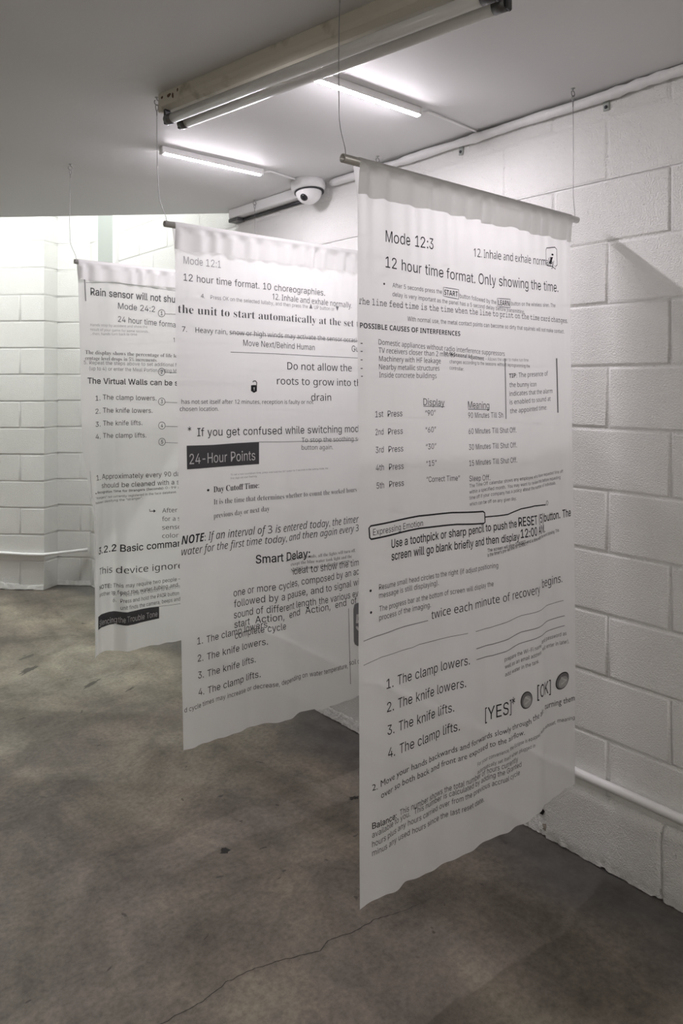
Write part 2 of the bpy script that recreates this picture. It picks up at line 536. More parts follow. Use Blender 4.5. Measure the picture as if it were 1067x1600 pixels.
# crack and dark spots in the floor
crack = [(0.60, 1.70), (0.70, 1.665), (0.841, 1.649), (0.941, 1.641), (1.02, 1.652), (1.086, 1.646), (1.176, 1.618), (1.276, 1.573), (1.314, 1.589), (1.394, 1.564), (1.476, 1.559), (1.56, 1.53), (1.636, 1.516), (1.775, 1.485)]
pts = []
for (a, b) in zip(crack, crack[1:]):
    for i in range(10):
        t = i / 10
        x = a[0] + (b[0] - a[0]) * t; y = a[1] + (b[1] - a[1]) * t
        pts.append((x + .004 * nz(x * 60, y * 60, 0), y + .006 * nz(x * 50, y * 50, 4)))
mb = MB()
for i, (x, y) in enumerate(pts):
    w = (.0008 + .0011 * abs(nz(x * 40, 2, 2))) * min(1, (len(pts) - i) / 30)
    mb.v += [(x, y - w, .0006), (x, y + w, .0006)]
for i in range(len(pts) - 1): mb.face((2 * i, 2 * i + 2, 2 * i + 3, 2 * i + 1))
mb.build('crack', M_DIRT, floor)
def blot(x, y, rx, ry, ang, seed):
    mb = MB(); n = 44
    mb.v.append((x, y, .0006))
    for i in range(n):
        t = 2 * math.pi * i / n
        k = 1 + .6 * nz(math.cos(t) * 1.5 + seed, math.sin(t) * 1.5, seed) + .5 * nz(math.cos(t) * 5 + seed, math.sin(t) * 5, seed)
        a, b = rx * k * math.cos(t), ry * k * math.sin(t)
        mb.v.append((x + a * math.cos(ang) - b * math.sin(ang), y + a * math.sin(ang) + b * math.cos(ang), .0006))
    for i in range(n): mb.face((0, 1 + i, 1 + (i + 1) % n))
    mb.build('stain', M_DIRT if seed in (0.0, 18.5, 22.2) else M_SMUDGE, floor)
for i, (x, y, rx, ry, a) in enumerate(((1.306, 2.119, .017, .013, .3), (1.007, 2.346, .016, .005, -.2), (1.31, 4.152, .075, .022, .5), (1.36, 4.35, .05, .014, .3), (1.464, 2.408, .010, .007, 0), (1.84, 2.067, .016, .010, -.5), (1.692, 1.891, .010, .004, 0),
                                      (1.62, 3.55, .03, .008, .4), (1.50, 3.75, .06, .015, .5), (1.396, 1.906, .006, .005, 0), (.92, 2.06, .004, .012, .2), (1.22, 2.02, .005, .012, 1.0), (1.79, 1.16, .008, .006, 0))):
    blot(x, y, rx, ry, a, i * 3.7)

# ------------------------------------------------------------------ pipe round the foot of the walls
def line(pts, step=.05, wob=0.0, seed=0):
    out = []
    for a, b in zip(pts, pts[1:]):
        a, b = Vector(a), Vector(b); n = max(1, int((b - a).length / step))
        for i in range(n): out.append(a + (b - a) * (i / n))
    out.append(Vector(pts[-1]))
    if wob:
        out = [p + Vector((0, 0, wob * nz(p.x * 2.3 + seed, p.y * 2.3, seed))) for p in out]
    return out
mb = MB()
mb.tube(line([(WX - .0165, YB + .02, .285), (WX - .0165, 4.99, .276)], .06, .004), .0145, 12)
pipe = tag(mb.build('wall_pipe', M_WHITE), 'white painted pipe running low along the right block wall', 'pipe')
mb = MB()
f = Vector((-.7071, -.7071))
a = PC + LD * 3.4 + f * .015; b = PC + f * .015; c = QC + rd * .25 + f * .02
mb.tube(line([(a.x, a.y, .30), ((a.x + b.x) / 2, (a.y + b.y) / 2, .275), (b.x + .4 * LD.x, b.y + .4 * LD.y, .285), (b.x + .15 * LD.x, b.y + .15 * LD.y, .272), (b.x, b.y, .270), (c.x, c.y, .285)], .03, .008, 5), .012, 12)
tag(mb.build('wall_pipe', M_WHITE), 'sagging white pipe across the foot of the far wall, bridging its recessed corner', 'pipe')

# ------------------------------------------------------------------ wrapped conduit, raceway and straps along the top of the right wall
mb = MB()
cp = []
for i in range(150):
    y = 2.60 - i * .0338
    cp.append((WX - .021 + .006 * nz(y * 3, 1, 0), y, CEIL - .022 + .009 * nz(y * 2.5, 0, 7)))
mb.tube(cp, lambda i: .016 + .006 * nz(i * .21, 0, 0) + .006 * nz(i * .9, 3, 0), 16)
tag(mb.build('conduit', M_WRAP), 'lumpy white wrapped conduit in the corner of ceiling and right wall', 'conduit')
race = thing('cable_raceway', (WX - .03, 3.1, CEIL - .03), 'white boxed cable raceway beyond the dome camera, dark underside and open end', 'raceway')
mb = MB(); mb.box((WX - .060, 2.80, CEIL - .050), (WX - .004, 3.44, CEIL - .001), bevel=.004); mb.build('cover', M_WHITE, race)
mb = MB(); mb.tube([(WX - .012, 2.82, CEIL - .060), (WX - .012, 3.36, CEIL - .060)], .008, 8); mb.build('cable', M_DARK, race)
mb = MB(); mb.box((WX - .056, 3.36, CEIL - .070), (WX - .004, 3.45, CEIL - .0505), bevel=.003); mb.build('end_bracket', M_GREYMETAL, race)
for y, lab in ((1.229, 'small metal pipe strap on the right wall under the conduit, nearest the front banner'), (1.838, 'small metal pipe strap on the right wall under the conduit, between front and middle banners')):
    st = thing('pipe_strap', (WX - .004, y, 2.484), lab, 'strap')
    mb = MB(); mb.box((WX - .006, y - .011, 2.470), (WX - .0005, y + .011, 2.508), bevel=.002); mb.build('plate', M_GREY, st)
    mb = MB(); mb.lathe([(.0, .004), (.004, .004), (.006, .001), (.006, 0)], 12, Matrix.Translation((WX - .006, y, 2.482)) @ Matrix.Rotation(-math.pi / 2, 4, 'Y')); mb.build('screw', M_DARK, st)

# ------------------------------------------------------------------ dome camera
dc = Vector((2.115, 2.70, CEIL))
dome = thing('dome_camera', dc, 'white dome security camera on a round base in the ceiling corner', 'security camera')
T = Matrix.Translation(dc) @ Matrix.Rotation(math.radians(-7), 4, 'X')
mb = MB(); mb.lathe([(0, 0), (.070, 0), (.080, -.004), (.082, -.03), (.078, -.046), (.066, -.050), (0, -.050)], 40, T); mb.build('base', M_WHITE, dome)
mb = MB(); mb.lathe([(.0, -.050), (.070, -.050), (.070, -.058), (.058, -.060), (0, -.06)], 40, T @ Matrix.Translation((.006, .004, 0))); mb.build('gasket', M_DARK, dome)
mb = MB(); mb.lathe([(.062 * math.cos(a * math.pi / 28), -.056 - .056 * math.sin(a * math.pi / 28)) for a in range(15)], 40, T); dm = mb.build('dome_cover', M_WHITE, dome)
dv = Vector((-.70, -.42, -.58)).normalized()
lc = dc + Vector((0, 0, -.056)) + Vector((dv.x * .056, dv.y * .056, dv.z * .052))
R = dv.to_track_quat('Z', 'Y').to_matrix().to_4x4()
mb = MB(); mb.lathe([(0, .012), (.010, .011), (.018, .006), (.021, -.004), (.0, -.006)], 24, Matrix.Translation(lc) @ R); ln = mb.build('lens', M_LENS, dome)

# ------------------------------------------------------------------ LED battens
def batten(name, c, d, length, m, label, zc, cable=None, group=None):
    """slim white batten under the ceiling: c centre, d unit direction, zc height of the ceiling"""
    t = thing(name, (c[0], c[1], zc), label, 'ceiling light', group)
    ang = math.atan2(d[1], d[0])
    X = Matrix.Translation((c[0], c[1], zc)) @ Matrix.Rotation(ang, 4, 'Z')
    h = length / 2
    mb = MB(); mb.box((-h, -.0135, -.0265), (h, .0135, -.0005), bevel=.002, M=X); mb.build('housing', M_WHITE, t)
    mb = MB()
    n = 10
    for x in (-h + .012, h - .012):
        for k in range(n + 1):
            a = math.pi * k / n
            mb.v.append(tuple(X @ Vector((x, .0100 * math.cos(a), -.0266 - .0044 * math.sin(a)))))
    for k in range(n): mb.face((k, k + 1, k + n + 2, k + n + 1), 0, True)
    mb.build('diffuser', m, t)
    for s in (-1, 1):
        mb = MB(); mb.box((s * h - .012 if s > 0 else -h - .002, -.0145, -.031), (h + .002 if s > 0 else -h + .012, .0145, -.001), bevel=.003, M=X); mb.build('end_cap', M_WHITE, t)
    if cable:
        mb = MB(); mb.tube(line(cable, .02), .0045, 8); mb.build('power_cable', M_WHITE, t)
    return t
batten('led_batten', (1.602, 1.729), (1, 0), .490, M_LED, 'lit white LED batten on the ceiling nearer the old fluorescent fitting', CEIL, [(1.848, 1.727, CEIL - .016), (1.88, 1.72, CEIL - .006), (2.165, 1.738, CEIL - .006)])
batten('led_batten', (1.600, 2.686), (1, 0), .490, M_LED, 'lit white LED batten on the ceiling nearer the dome camera', CEIL, [(1.846, 2.684, CEIL - .016), (1.88, 2.67, CEIL - .006), (2.05, 2.70, CEIL - .006)])
batten('hall_batten', (1.50, 4.75), (LD.x, LD.y), .9, M_HALL, 'lit LED batten on the high ceiling beyond the drop, end nearest the right wall', TOP)
batten('hall_batten', (-.10, 6.85), (LD.x, LD.y), 1.8, M_HALL, 'lit LED batten on the high ceiling beyond the drop, end nearest the left wall', TOP)
batten('rear_fill_lamp', (-.9, -.9), (0, 1), 1.2, M_REAR, 'added LED fill lamp on the ceiling behind the camera, nearer the left wall', CEIL)  # unseen fill lamps, added to brighten the near side of the room
batten('rear_fill_lamp', (.7, -1.7), (0, 1), 1.2, M_REAR, 'added LED fill lamp on the ceiling behind the camera, nearer the right wall', CEIL)

# ------------------------------------------------------------------ old two-tube fluorescent fitting, switched off
FA = Vector((1.142, 2.205)); FD = Vector((.1517, -.9884)).normalized(); FP = Vector((-FD.y, FD.x))   # FP points to +X
fix = thing('fluorescent_fixture', (FA.x, FA.y, CEIL), 'old unlit fluorescent ceiling fixture with two bare tubes and stained cream housing', 'ceiling light')
FX = Matrix(((FD.x, FP.x, 0, FA.x), (FD.y, FP.y, 0, FA.y), (0, 0, 1, CEIL), (0, 0, 0, 1)))
FL = 1.235
mb = MB()
# folded channel: deep trapezoid with a lip
prof = [(-.040, -.0005), (-.041, -.030), (-.040, -.046), (-.022, -.058), (.022, -.058), (.040, -.046), (.041, -.030), (.040, -.0005)]
for x in (0, FL):
    for y, z in prof: mb.v.append(tuple(FX @ Vector((x, y, z))))
for i in range(7): mb.face((i, i + 1, i + 9, i + 8))
mb.face(range(8)); mb.face(range(15, 7, -1)); mb.face((0, 8, 15, 7))
mb.build('housing', M_CREAM, fix)
mb = MB(); mb.box((-.004, -.042, -.062), (.010, .042, -.001), M=FX, bevel=.002); mb.build('end_plate', M_CREAM, fix)
mb = MB(); mb.box((FL - .010, -.042, -.062), (FL + .004, .042, -.001), M=FX, bevel=.002); mb.build('end_plate', M_CREAM, fix)
for (x, z, w, h) in ((.018, -.018, .012, .010), (.075, -.026, .010, .018), (.055, -.020, .022, .012), (.10, -.014, .008, .012)):
    mb = MB(); n0 = 0
    for i in range(12):
        a = 2 * math.pi * i / 12
        k = 1 + .4 * nz(math.cos(a) + x * 50, math.sin(a), 1)
        zz = z + h * k * math.sin(a) * .5
        mb.v.append(tuple(FX @ Vector((x + w * k * math.cos(a) * .5, -.0408 - .0006 + (.0008 if zz < -.03 else 0) - (-zz - .0) * .033 + .0004, zz))))
    mb.face(range(n0, n0 + 12))
    mb.build('rust_mark', M_RUST, fix)
for s, x0, x1 in ((-.0275, .055, 1.195), (.0275, .055, 1.195)):
    zt = -.090
    mb = MB(); mb.tube([FX @ Vector((x, s, zt)) for x in (x0, x1)], .0165, 24); tb = mb.build('tube', M_TUBE, fix)
    for xa, xb in ((x0 - .028, x0 + .004), (x1 - .004, x1 + .028)):
        mb = MB(); mb.tube([FX @ Vector((x, s, zt)) for x in (xa, xb)], .0172, 24); mb.build('tube_cap', M_GREYMETAL, tb)
    for xa in (x0 - .034, x1 + .026):
        mb = MB(); mb.box((xa, s - .012, zt - .016), (xa + .010, s + .012, -.056), M=FX, bevel=.003); mb.build('lamp_socket', M_DARK, fix)

# ------------------------------------------------------------------ glyph outlines of a plain grotesque, two base-90 digits per coordinate, unit 1/1000 em
GLYPHS_SRC = r"""!,q+I,L+E0A,00A,,,L +i*]+W*`+H*j+>*y+:+/+>+@+H+O+W+Y+i+]+{+Y,.+O,8+@,;+/,8*y,.*j+{*`
%24,[-n,>-q,$-|+l.2+].G+T.a+Q.}+Q/:+T/V+^/o+l0*,$0;,>0E,[0I,{0E-80;-L0*-Z/o-d/V-g/:-g.}-d.a-Z.G-L.2-8-|,z-q ,[.?,s.D-%.R-/.f-1.}-1/:-&/e,s/s,[/x,E/s,6/e,./Q,+/:,+.},..f,6.R,E.D 09*V/v*Z/]*f/H*v/:+1/1+J/.+f/.,#/1,?/:,X/I,o/^-#/v-/09-30W-/0q-#1*,o18,X1@,?1C,#1C+f1@+J17+11)*v0p*f0W*Z 09+)0O+-0_+;0g+O0j+f0j,#0_,N0P,]09,a/~,]/o,N/g,:/d,#/d+f/f+O/o+;/~+- ,0*a0%0A0a0A,l*a
&/_,r*Y,B*_+u*m+T+(+<+D+-+g+(,1++,O+5,j+[-=,8-j-*.G-?.X-Q.p-X/3-T/I-G/[-4/h,v/l,T/d,=/M,5/-,=.d,U.?,y-o/T*a.e*a,W-9,$-x+^.P+T.k+Q/,+U/L+b/i+t0$,207,Q0B,u0E-=0B-]07-u0%.,/j.8/O.</2.3.c-v.=-R-x,F-++u,Z+k,F+h,/+k+s+t+^,(+L,;+?,R+7,n+4-1+8-M+A.$+f.9,$.H,C.R,g.U-2/6-2/3,a/+,<.l+c.Q+D.E+5.)*x-b*h-<*^
',{+T.6+L0A,40A,,.6
(-d+`,|+l.<,0/W,^0`->0`,l/J,M.1,C,|,L+z,i*q->)Z,^)Z,7*K+v+=+f,/
)-d++)Z+]*s+x+{,%,|+w.1+X/J++0`+h0`,:/W,Y.;,e,|,_,.,M+;,2*J+h)Z
*/d,v-1,{.C+y-c+`.3,g.f+`/=+y/j,{/.,v0A-L0A-H/..I/j.c/=-].f.c.3.I-c-H.C-L-1
,,i+,)C+J+M,5+M+Z)C
-/d.I-F.I,i+y,i+y-F
.,i+f*]+T*`+E*j+;*y+8+/+;+A+E+O+T+Y+f+^+x+Y,,+O,6+A,9+/,6*y,,*j+x*`
/-K-=0Y+M)o*o)o,_0Y
0/d-5*Y,Z*b,.*y+f+D+K+x+;,_+6-P+;.B+K/)+f/^,.0(,Z0@-50H-j0@.;0(._/^.y/)/..B/3-P/.,_.y+x.`+D.;*y-j*b -5+8-W+>-u+P.1+n.B,<.L,o.P-P.L.2.B.f.1/3-u/Q-W/d-5/k,m/d,O/Q,8/3,&.f+x.2+t-P+x,o,&,<,8+n,O+P,m+>
1/d+R*a+R+=/$+=/$*a -g0A-g*a-%*a-%/_,~/_+]._+]/I,s0A
2/d+F*a+F+5-<-7-m-m./.?.8.l.5/+.,/A-x/R-d/`-2/k,q/h,X/^,E/O,7/;,./#,+.c+H.c+M/3+]/X+v/x,;04,c0C-30H-_0C.*05.I/y.b/[.q/9.v.m.l.6.H-U-^,a,E+B,E+?.~+?.~*a
3/d-,*Y,Y*^,1*k+i+#+L+?+:+b+2,0+t,0+z+r,*+^,<+M,Q+A--+8-f+C-|+P.3+d.=+{.A,=.>,X.4,q-~-+-f-<-D-F,v-J,I-J,I-~-s/_-s/c+L/c+L0A.m0A.m/l-$-i-$-t-Z-s.,-g.P-O.l-0.|,g/&,=.|+n.k+H.P+*.-*m-]*_
4/d+.+p+.,J-I0A./0A+t,R+t,O/;,O/;+p -m*a-m,$-m,>-m.6.O.6.O*a
5/d-/*Y,_*_,8*l+s+%+Y+B+H+d+B,.,%,.,++s,6+`,Y+B-/+8-L+;-g+F-}+X.2+o.<,/.@,N.<,n.2-/-|-F-f-X-J-d-,-h,S-_,,-H+I-O+g0A.g0A.g/c,C/c,2.$,_.=-7.F-Y.B-y.9.9.*.Q-p.e-V.t-9.},t/$,O.z+|.j+R.O+/.-*p-_*`
6/d-4*Y,c*`,:*p+t+.+Z+P+K+z+F,N+J,t+V-A,5.L-N0A.:0A,C-W,=-W,Q-s,q.+-=.2-i.-.4-z.R-b.k-B.y,v.~,I.y+w.i+O.O+-..*o-b*_ -4+6-P+:-j+E-~+U.2+l.<,,.?,I.<,h.2-&-~-=-j-M-P-X-4-[,s-X,Z-N,E-=,6-(,,,i,),J,,,,,6+m,E+U,Z+E,s+:
7/d+h*a.;/_.;/c+D/c+D0A/$0A/$/`,Q*a
8/d-4*Y,_*_,4*l+l+&+P+D+?+g+:,3+=,R+G,p+W-.+l-C,)-R,E-[+~-m+d.,+R.N+L.u+Q/?+a/a+y/|,>06,e0C-40H-`0C.*06.I/|.b/a.r/?.w.u.q.N.`.,.E-m.#-^.?-R.W-C.m-..|,p/+,R//,3/)+g.s+D.X+&.5*l-f*_ -4+7-T+:-p+B.++P.;+b.E+x.I,7.E,Q.:,j.),}-n-1-R-:-4-=,q-:,U-1,?,},.,j+~,Q+z,7+~+x,-+b,=+P,S+B,p+: -4-u-e.#-x.1.+.B.4.W.7.q.4/-.,/B-y/S-f/`-4/k,^/`,K/S,=/B,4/-,1.q,4.W,=.B,K.1,_.#
9/d-40H-b0B..02.O/s.i/P.y/&.~.S.z.-.n-a.3,T,u*a,.*a.$-J.+-J-r-/-S,w-,,p,[,t,5-(+q-?+Y-`+J.++F.X+K/++[/R+u/t,;02,c0B -4/k,t/h,Z/],F/K,6/5,-.v,).X,-.:,6-z,F-e,Z-S,t-I-4-E-P-I-j-S-~-d.2-z.<.9.?.V.<.v.2/5-~/K-j/]-P/h
:,i+f*]+T*`+E*j+;*y+8+/+;+A+E+O+T+Y+f+^+x+Y,,+O,6+A,9+/,6*y,,*j+x*` +f-b+T-e+E-o+;-~+8.4+;.F+E.U+T.`+f.c+x.`,,.U,6.F,9.4,6-~,,-o+x-e
;,i+,)C+J+M,5+M+Z)C +n-b+]-e+M-o+C-~+@.4+C.F+M.U+].`+n.c,$.`,4.U,>.F,A.4,>-~,4-o,$-e
A0#*q*a,v0A-g0A/n*a/)*a-r.%-Z.m-:/}-G/}-&.l,l.%+[*a +u,:+u,t.k,t.k,:
B/g+B*a+B0A-C0A-t0<.A0/.`/t.v/X/(/8/,.o/).P.|.8.]-q.3-^.3-X.K-S.d-G.z-5/0,x/<,Y/@,4/;+k/.+I.r+-.P*s.$*e-I*a ,)+?-G+?-{+E.B+V.U+p.[,5.X,M.N,e.?,x.*-,-j-6-J-9,)-9 ,)-p-@-p-s-{.,.-.;.>.E.T.H.m.B/1.1/K-n/]-B/c,)/c
C0B-^*Y,z*b,B*z+o+E+L+z+6,`+.-P+6.A+L/&+o/[,B0(,z0@-^0H.L0<.n0./0/v/I/^/_/@/n.z/x.T/6.T.~/).^/J.3/`-^/g-1/a,e/N,B/1,).e+t.2+n-P+t,o,),=,C+p,e+R-1+A-^+;.3+B.^+W.~+y/6,L/x,L/n,(/_+b/J+D/0+,.n*t.M*f.)*]
D0:--*a+g*a+g+?-)+?-c+E.6+W.Z+u.t,A/(,s/--Q/(.0.t.b.Z/-.8/J-f/]-//c+d/c+d0A-30A-y09.Y/}/-/W/O/$/f.A/m-Q/f,b/O+~/,+J.W+$-v*i ,)0A,)*a+B*a+B0A
E/A+B*a+B0A.m0A.m/c,)/c,)-q.[-q.[-7,)-7,)+?.p+?.p*a
F/8+B*a+B0A.j0A.j/c,)/c,)-i.R-i.R-/,)-/,)*a
G0L-`*Y,z*b,A*z+o+F+K+{+5,`+.-P+5.A+K/&+n/[,A0(,x0@-[0H.(0E.L0<.o0-/1/t/K/[/`/>/p.y/y.U/6.U.|/&.]/I.3/_-[/g-0/a,d/N,B/2,).e+t.2+n-P+t,o,),=,C+p,e+R-2+A-`+;.-+?.Q+M.o+d/*,&/8,L/=,w/P,t-n,t-n-R/}-R/},u/v,9/b+b/A+8.r*t.>*a
H0I+B*a+B0A,)0A,)-t/%-t/%0A/h0A/h*a/%*a/%-:,)-:,)*a
I.#+$*a+$+?+}+?+}/c+$/c+$0A-`0A-`/c,d/c,d+?-`+?-`*a
J/*,f*Y,(*d+Q+&+2+W+&,=+&,Y+i,Y+i,=+o+o,%+P,A+>,f+8-.+>-J+P-]+o-c,=-c0A.H0A.H,=.>+W-y+&-H*d
K/r+o,=+o-*,7-W,Z.&-%.P.e0A/_0A-9-g-6-g +B*a+B0A,)0A,).F,(-3,),n,)*a .m*a,i-U-6.-/`*a
L/&+B*a+B0A,)0A,)+?.b+?.b*a
M1_+B*a+B0A,D0A-h,h-r,K-~,&./+Z.:+7.++7.6+Y.B,$.N,J.X,h/{0A0}0A0}*a0<*a0<-v0<.?0=.j0>/;0?/h0E/h06/70%.d/r.:/g-v.N*a-q*a,V-v,K.9,=.b,-/6+w/h+~/h,#/>,$.m,%.@,%-v,%*a
N0O+B*a+B0A,40A.O,d.d,C.}+r/<+=/3+<//+s/-,I/-,p/-0A/n0A/n*a.|*a,w-u,^.C,@.v+s/c+~/e,%.y,(.@,)-v,)*a
O0Y-^*Y,z*b,B*z+p+E+L+z+6,`+.-P+6.A+L/&+p/[,B0(,z0@-^0H.A0@.y0(/K/[/o/&0*.A01-P0*,`/o+z/K+E.y*z.A*b -^+;..+A.U+R.x+p/6,</G,o/L-P/G.2/6.f.x/2.U/O../a-^/g-1/a,e/O,C/2,).e+t.2+n-P+t,o,),<,C+p,e+R-1+A
P/[+B*a+B0A-=0A-t0;.D0+.g/m/#/L/2/$/7.T/2.(/#-[.g-;.D,|-t,l-=,g+t,g+t-D-;-D-`-H-|-R.6-c.E-y.N.7.P.T.N.q.E/0.6/E-|/U-_/`-:/c,)/c,)*a
Q0Y-G,K.1,K.j+[.y+G/s*0//*0.R*|.C+4 -^*Y,z*b,B*z+p+E+L+z+6,`+.-P+6.A+L/&+p/[,B0(,z0@-^0H.A0@.y0(/K/[/o/&0*.A01-P0*,`/o+z/K+E.y*z.A*b -^+;..+A.U+R.x+p/6,</G,o/L-P/G.2/6.f.x/2.U/O../a-^/g-1/a,e/O,C/2,).e+t.2+n-P+t,o,),<,C+p,e+R-1+A
R/`+B*a+B0A->0A-u0<.E0-.h/p/#/O/3/)/7.X/3.-/#-b.h-B.E-+-t,x->,s+g,s+g-Q-<-Q-`-T-}-^.7-l.F.#.N.<.Q.X.N.u.F/3.7/G-}/V-`/`-;/c,)/c,)*a .Y*a-8-7.&-7/J*a
S/^-2*W,X*],,*j+b+$+F+B+4+g+,,5+o,5+u+u,&+_,:+M,R+A-2+7-S+:-q+B./+P.A+c.M+y.R,7.N,M.D,`-{,z-G-0,e-A,,-V+]-t+B.>+:.m+@/;+Q/_+m/{,606,a0C-50H-f0C.406.W/{.r/`/(/=//.s.I.s.>/:.%/S-^/d-3/j,o/g,S/_,=/Q,-/@+}/,+z.q+~.X,/.F,U.,-%-x-Z-j.0-Z.`-@/),s/3,W/6,7/1+j.{+F.a+(.;*l-i*]
T/`+%/c+%0A/?0A/?/c-S/c-S*a,n*a,n/c
U0I-U*X,x*_,F*p+y+1+[+V+H,(+B,Y+B0A,(0A,(,_,,,<,9+x,L+^,h+J-.+>-U+:-}+>.C+J.^+^.r+x.~,</&,_/&0A/h0A/h,Y/b,(/O+V/1+1.d*p.3*_
V0#,y*a*q0A+Z0A,m,{-),5-J+$-=+$-^,6-u,{/)0A/n0A-i*a
W2>,G*a*q0A+X0A,O,q,[,=,h+e,r+.,j+.,u+e-$,=-2,q.*0A.u0A/m,q/y,=0*+e05+.0,+.07+e0B,=0O,q1E0A2.0A0V*a/f*a.i.;.W/$.H/z.V/z.G/).6.;-8*a
X/y*s*a-+-o-+->*~0A+o0A,_/.,y.b-1.A-E-w-:-w-N.A-c.b-}/..o0A/]0A-U-A-U-r/g*a.w*a-w,--_,Q-L,p-8-9-F-9-3,q,{,R,c,-+b*a
Y/w,x*a,x,}*q0A+b0A,m.P-0-w-L-8-2-8-M-x-k.P.v0A/f0A-_,}-_*a
Z/T+0*a+0+4-d.z.*/M.M/{.T/e-p/c-1/c+./c+.0A/+0A/+/m,U,-,2+W+h+&+a+<,D+?-(+?/-+?/-*a
[-d+l)Z+l0`->0`->0+,L0+,L*4->*4->)Z
]-d++)Z++*4+x*4+x0+++0+++0`,X0`,X)Z
a.~,L*W,**[+e*f+J*w+6+3+)+O+#+s+(,6+1,M+@,`+T,n,)-$,_-.-<-5-[-=-d-E-g-Q-^-|-B.:,q.C,A.:+}.$+k-e+/-v+?.:+U.R+o.e,1.p,o.y-A.t-q.a.*.O.:.8.E-u.I-M.I*a-h*a-h+:-c+:-N*z-)*b ,V+3,w+7-6+A-J+P-Y+d-c+z-g,6-g,k-U,c-9,],u,W,[,T,2,K+n,7+f,(+c+p+m+N,.+:
b/F-7*X,s*[,X*e,6+$+}+A+w+A+w*a+;*a+;0A+y0A+y.7+}.7,5.R,W.n,r.v-7.y-e.s.1.b.Q.D.k-x.z-G/#,j.z,1.k+Z.R+3.1*q-e*_ -.+5-O+9-j+H.$+_.4+|.=,C.@,j.=-5.4-W.$-u-k./-O.=-..B,i.=,M.0,8-v,)-Y+{-7+x,j+{,B,)+z,8+],N+G,i+9
c/*,|*X,K*_+|*q+X+4+>+[+.,1+(,h+.-E+>-v+X.B+|.a,K.s,|.y-V.r.).].L.:.c-h.&-X-u-t-a./-D.=,|.B,Y.=,=..,(-r+s-T+j-2+g,h+j,C+s+|,(+`,=+H,Y+9,|+4-E+:-b+H-w+`.(+|.d+m.M+>.**v-W*`
d/F,p*X,C*_+v*q+U+3+=+Z+-,1+(,j+--G+=-x+U.D+w.b,C.s,q.y-6.v-O.n-r.R.*.7./.7./0A.m0A.m*a.1*a.1+A.++A-r+$-N*e-5*[ ,z+5->+9-Y+G-o+]-~+z.-,B.0,j.--7.#-Y-o-v-Y.0-?.=,z.B,X.=,=./,(-u+s-W+j-5+g,j+j,C+t+|,(+_,=+H,X+9
e/2-%*X,M*_+|*q+X+4+>+[+.,0+(,h+--D+=-u+W.A+z.`,I.s,z.y-].o-y.b.7.M.M.3.^-m.i-D.l,o.l,U+Q,U+Q-/.J-/..,w.+-?-}-`-n-y-Y.2-?.>,z.B,Y.>,>.1,)-y+t-a+j-C+g-$+g,_+k,7+u+q,,+V,C+C,`+8-%+4-P+;-p+O.*+p.f+b.Y+E.G+-./*t-n*e-K*[
f-P-6.t-6.?*g.?*g.t +W*a+W/N+Z/l+g0*+x0=,30K,h0V-00S-E0M-5/s-)/w,p/y,W/u,F/k,=/Y,:/A,:*a
g/G,|(~,T)%,2).+X)L+9)v+l*7,%)y,F)c,|)Y-K)_-m)p.(*1./*Z./+J.*+J-r+/-N*q-5*i,p*f,D*k+x*|+V+;+=+a+-,4+(,l+--H+=-x+V.D+w.b,D.s,q.y-6.w-O.n-s.R.,.7.1.7.1.t.m.t.m*W.h**.V)a.<)E-v)2-M)& ,z+A-?+E-Z+Q-p+f.#,$.-,F.0,n.--9.#-Z-p-v-Z.0-?.=,z.B,X.=,=.0,(-u+t-X+j-7+g,n+j,G+t,&,(+g,=+R,X+E
h/8+y-5+y*a+;*a+;0A+y0A+y-r+m-r,(.D,D.c,h.t-5.y-Z.u-z.j.9.U.M.9.Y-p.^-B.^*a-{*a-{-=-u-f-d.(-H.;-#.A,e.>,M.5,9.&,*-n+|-S
i,S+;*a+;.t+y.t+y*a +Z/Y+I/]+</f+2/s+/0&+207+<0D+I0M+Z0P+k0M+y0D,&07,*0&,&/s+y/f+k/]
j,S+;.t+y.t+y*B+v)|+m)a+])I+G)9++)/*e)+*V)+*V)d*c)d*z)h+.)s+8**+;*C +Y/Y+I/]+;/f+2/s+/0&+207+;0D+I0M+Y0P+k0M+y0D,&07,*0&,&/s+y/f+k/]
k.v+u,5+u-%,$-%-o.t.a.t,e,t,^,t +;*a+;0A+y0A+y*a -y*a,@,g,l-7.m*a
l,j,7*_+l*d+P*u+@+5+;+Z+;0A+y0A+y+j,#+D,.+<,>+:,L+;,V+<,b*d,N*`
m1L+;*a+;.t+w.t+w-z+s-z+}.;,0.R,X.q--.{-S.u-r.b.-.C.9-z.0-z.:.9.I.O.v.p/S.{/s.x05.m0N.Z0b.@0n-{0r-Q0r*a04*a04-P0.-t/x.1/^.>/A.B/).@.o.8.Q-u.G-I.G*a-e*a-e-V-`-s-O./-7.>,t.B,J.8,8.+,*-t+|-]+y-@+y*a
n/8+y-5+y*a+;*a+;.t+w.t+w-r+m-r,(.D,D.c,h.t-5.y-Z.u-z.j.9.U.M.9.Y-p.^-B.^*a-{*a-{-=-u-f-d.(-H.;-#.A,e.>,M.5,9.&,*-n+|-S
o/=,|*X,K*_+|*q+X+4+>+[+.,1+(,h+.-E+>-v+X.B+|.a,K.s,|.y-R.s-~.a.E.B.`-v.q-E.v,h.q,1.`+[.E+4-~*q-R*_ ,|+4-D+9-a+H-w+`.++|.4,C.7,h.4-2.+-T-w-r-a..-D.=,|.B,Y.=,=..,(-r+s-T+j-2+g,h+j,C+s+|,(+`,=+H,Y+9
